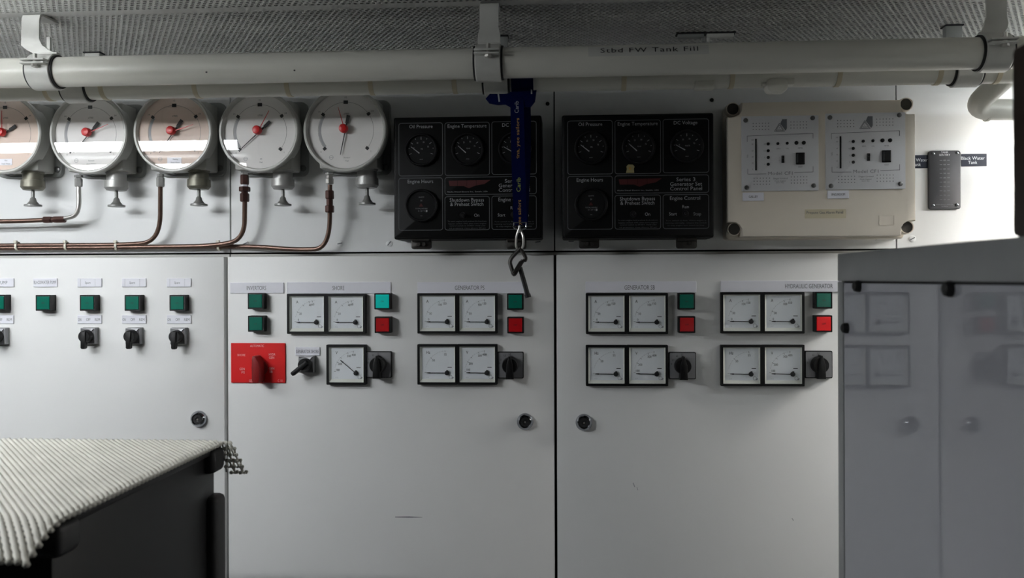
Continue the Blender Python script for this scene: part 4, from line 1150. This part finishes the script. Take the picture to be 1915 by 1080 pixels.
# d-ring and split ring
bm = B(); tube(bm, fillet([k_(961, 416), k_(961, 427), k_(972, 429.5), k_(984, 427), k_(984, 415)], 0.008), 0.0013, 8)
tube(bm, [k_(961, 416.5), k_(984, 416)], 0.0013, 8); obj('d_ring', bm, 'chrome', ln)
bm = B(); tube(bm, fillet([k_(971.5, 425, DL - 0.003), k_(965.5, 440, DL - 0.003), k_(964.5, 461, DL), k_(969, 466, DL)], 0.006), 0.0016, 8)
tube(bm, fillet([k_(971.5, 425, DL + 0.003), k_(978.5, 440, DL - 0.004), k_(979, 458, DL - 0.003), k_(975, 466, DL)], 0.006), 0.0018, 8)
tube(bm, [k_(971.5, 422, DL), k_(971.5, 434, DL - 0.002)], 0.002, 8); obj('split_ring', bm, 'steel', ln)
ky = thing('bent_key', 'black bent metal key hanging at the end of the blue lanyard', 'key', P(970, 465, DL))
o0 = ky.location
q = [k_(u, v, DL + dd) for u, v, dd in ((973, 464, 0), (956, 482, 0), (953, 490, 0), (961, 515, -0.002), (978, 486, -0.003))]
bm = B(); tube(bm, fillet(q, 0.004, 4), 0.0031, 8); 
tube(bm, fillet([k_(973, 464), k_(984, 482, DL - 0.001), k_(981, 489, DL - 0.002)], 0.005, 4), 0.0029, 8); obj('bow', bm, 'keymetal', ky)
bm = B(); a, b_ = k_(976, 486, DL - 0.006), k_(963, 507, DL - 0.006); ribbon(bm, [a, b_], 0.009, 0.003, (0.85, 0.2, 0.5)); obj('flat', bm, 'keymetal', ky)
bm = B(); tube(bm, [k_(972.5, 500, DL + 0.002), k_(981, 530), k_(987, 552)], 0.0036, 10); tube(bm, [k_(986.2, 549.5), k_(988, 556)], 0.0046, 10); obj('shank', bm, 'rubber', ky)

# ------------------------------------------------------------------ grey cabinet at the right (its glossy side faces left)
XC = 0.3096
Dn, Df = 0.30, 1.008
zt = ZE + 0.0286
gc = thing('grey_cabinet', 'grey cabinet at right whose glossy side reflects the meters', 'cabinet', (XC, Df, 0))
bm = B(); box(bm, 0.004, 0.62, Dn - Df, -0.002, 0.02, zt - 0.003); obj('cabinet_body', bm, 'cabframe', gc, smooth=0)
bm = B(); box(bm, 0.0, 0.62, Dn - Df, 0.0, zt - 0.0315, zt, 0.0012); obj('top_rail', bm, 'cabframe', gc)
bm = B(); box(bm, 0.0, 0.02, -0.0185, 0.0, 0.02, zt - 0.032, 0.001); obj('corner_post', bm, 'cabframe', gc)
bm = B(); box(bm, 0.0008, 0.006, Dn - Df, -0.0205, 0.03, zt - 0.0335, 0.0006, 1); obj('side_panel', bm, 'cab', gc)
bm = B(); box(bm, 0.0025, 0.0045, Dn - Df, -0.017, 0.03, zt - 0.031); obj('panel_seal', bm, 'dark', gc, smooth=0)
for u, v, r in ((1599, 535, 0.0062), (1768, 540, 0.0066), (1577, 613, 0.0058)):
    d = 1.0
    for _ in range(30):          # where the ray meets the cabinet's side plane
        p = P(u, v, d); d *= (XC - 0.004) / p.x
    p = P(u, v, d) - gc.location
    bm = B(); lathe(bm, [(0.006, r), (-0.001, r), (-0.004, r*0.85), (-0.0055, r*0.45), (-0.0055, 0)], (-0.001, p.y, p.z), 'x', 20); obj('rubber_stop', bm, 'rubber', gc)
bm = B(); box(bm, 0.0, 0.30, -0.68, -(1.008 - 0.622), 0, 0.132, 0.004)
bb = thing('brown_box', 'dark brown wooden box standing on the grey cabinet at the right edge', 'box', (XC, Df, zt))
obj('box_shell', bm, 'brownbox', bb)
bm = B(); box(bm, 0.015, 0.285, -0.387, -0.3845, 0.015, 0.118, 0.0008, 1); obj('back_board', bm, 'brownbox', bb)
bb.location = (XC, Df, zt)
for ch in list(bb.children): ch.location = (0.0005, 0, 0)

# ------------------------------------------------------------------ black enclosure with ribbed mat at lower left
XE, EN, EF = -0.4605, 0.717, 1.120
zm = ZE - 0.2156
en = thing('equipment_enclosure', 'black equipment enclosure under the ribbed mat at lower left', 'enclosure', (XE, EF, 0))
bm = B(); box(bm, -0.90, -0.011, EN - EF + 0.036, -0.006, 0.02, zm - 0.008, 0.004); obj('enclosure_body', bm, 'encl', en)
bm = B(); box(bm, -0.90, -0.004, EN - EF + 0.034, 0.0, zm - 0.012, zm - 0.003, 0.002); obj('top_lip', bm, 'encl', en)
for yy in (EN - EF + 0.046, -0.019):
    bm = B(); box(bm, -0.033, 0.002, yy - 0.020, yy + 0.018, zm - 0.036, zm - 0.0045, 0.008, 4); obj('corner_bumper', bm, 'rubber', en)
bm = B(); box(bm, -0.028, 0.002, -0.033, 0.002, 0.10, zm - 0.067, 0.008, 4); obj('edge_bumper', bm, 'rubber', en)
bm = B(); box(bm, -0.034, -0.006, EN - EF + 0.026, EN - EF + 0.060, 0.10, zm - 0.20, 0.009, 4); obj('edge_bumper', bm, 'rubber', en)

mt = thing('ribbed_mat', 'cream ribbed non-slip mat draped over the black enclosure', 'mat', (XE, EF, zm))
bm = B()
Lx, Ly = 0.62, EF - EN + 0.006        # mat covers local x -Lx..0, y -Ly..0
pitch = 0.0086
dirx, diry = -0.66, 0.75              # rib direction (away from the camera, to the left)
nrib = 0
def drop(y):                          # the near edge hangs over the front
    e = -Ly + 0.042 - y
    return 0.0 if e <= 0 else -(e**1.6)*2.6
verts, faces = [], []
seg = 6
starts = [(0.0, -Ly - 0.012 + pitch*k) for k in range(int((Ly + 0.012)/pitch) + 1)] + [(-pitch*dirx/diry*-1*k if False else -pitch*k*0.88, -Ly - 0.012) for k in range(1, 75)]
for sx, sy in starts:
    # walk along the rib until it leaves the mat
    pts = []
    t_ = 0.0
    while True:
        x, y = sx + dirx*t_, sy + diry*t_
        if x < -Lx or y > 0.0: break
        pts.append((x, y)); t_ += 0.0043
    if len(pts) < 2: continue
    n0 = len(verts)
    for i, (x, y) in enumerate(pts):
        r = 0.0024 + (0.0005 if i % 2 == 0 else -0.00025)
        z = 0.0010 + drop(y)
        if x > -0.006: z -= 0.002
        for k in range(seg):
            a = 2*pi*k/seg
            verts.append((x + diry*cos(a)*r*1.15, y - dirx*cos(a)*r*1.15, z + sin(a)*r*0.9))
    for i in range(len(pts) - 1):
        for k in range(seg):
            k2 = (k + 1) % seg
            faces.append((n0 + i*seg + k, n0 + i*seg + k2, n0 + (i+1)*seg + k2, n0 + (i+1)*seg + k))
    faces.append(tuple(n0 + k for k in reversed(range(seg)))); faces.append(tuple(n0 + (len(pts)-1)*seg + k for k in range(seg)))
me = bpy.data.meshes.new('rib'); me.from_pydata(verts, [], faces); me.update()
for p in me.polygons: p.use_smooth = True
ribs = link('rib', me, 'matrib', mt); ribs['kind'] = 'stuff'
bm = B(); box(bm, -Lx, -0.010, -Ly + 0.045, -0.003, -0.0030, -0.0002); obj('backing', bm, 'matbase', mt, smooth=0)
# open mesh hanging from the far corner
bm = B()
for i in range(5):
    for j in range(6):
        if j == 5 and i == 0: continue
        w = 0.005
        x = 0.002 + (i - 1.2)*w*(0.55 + 0.14*j) + 0.002*j; z = -0.001 - 0.0078*j; y = -0.004 + 0.004*((i + j) % 2)
        lathe(bm, [(0, 0), (0.0012, 0.0026), (0.0036, 0.0026), (0.0048, 0)], (x, y + 0.002, z), 'y', 6)
        if j < 5: tube(bm, [(x, y, z), (x + w*0.4*(1 if i % 2 else -1) + 0.002, y + 0.002, z - 0.0078)], 0.0012, 5)
        if i < 4 and j > 2: tube(bm, [(x, y, z), (x + w*(0.55 + 0.14*j), y, z - 0.001)], 0.0012, 5)
hg = obj('mesh_corner', bm, 'matrib', mt)
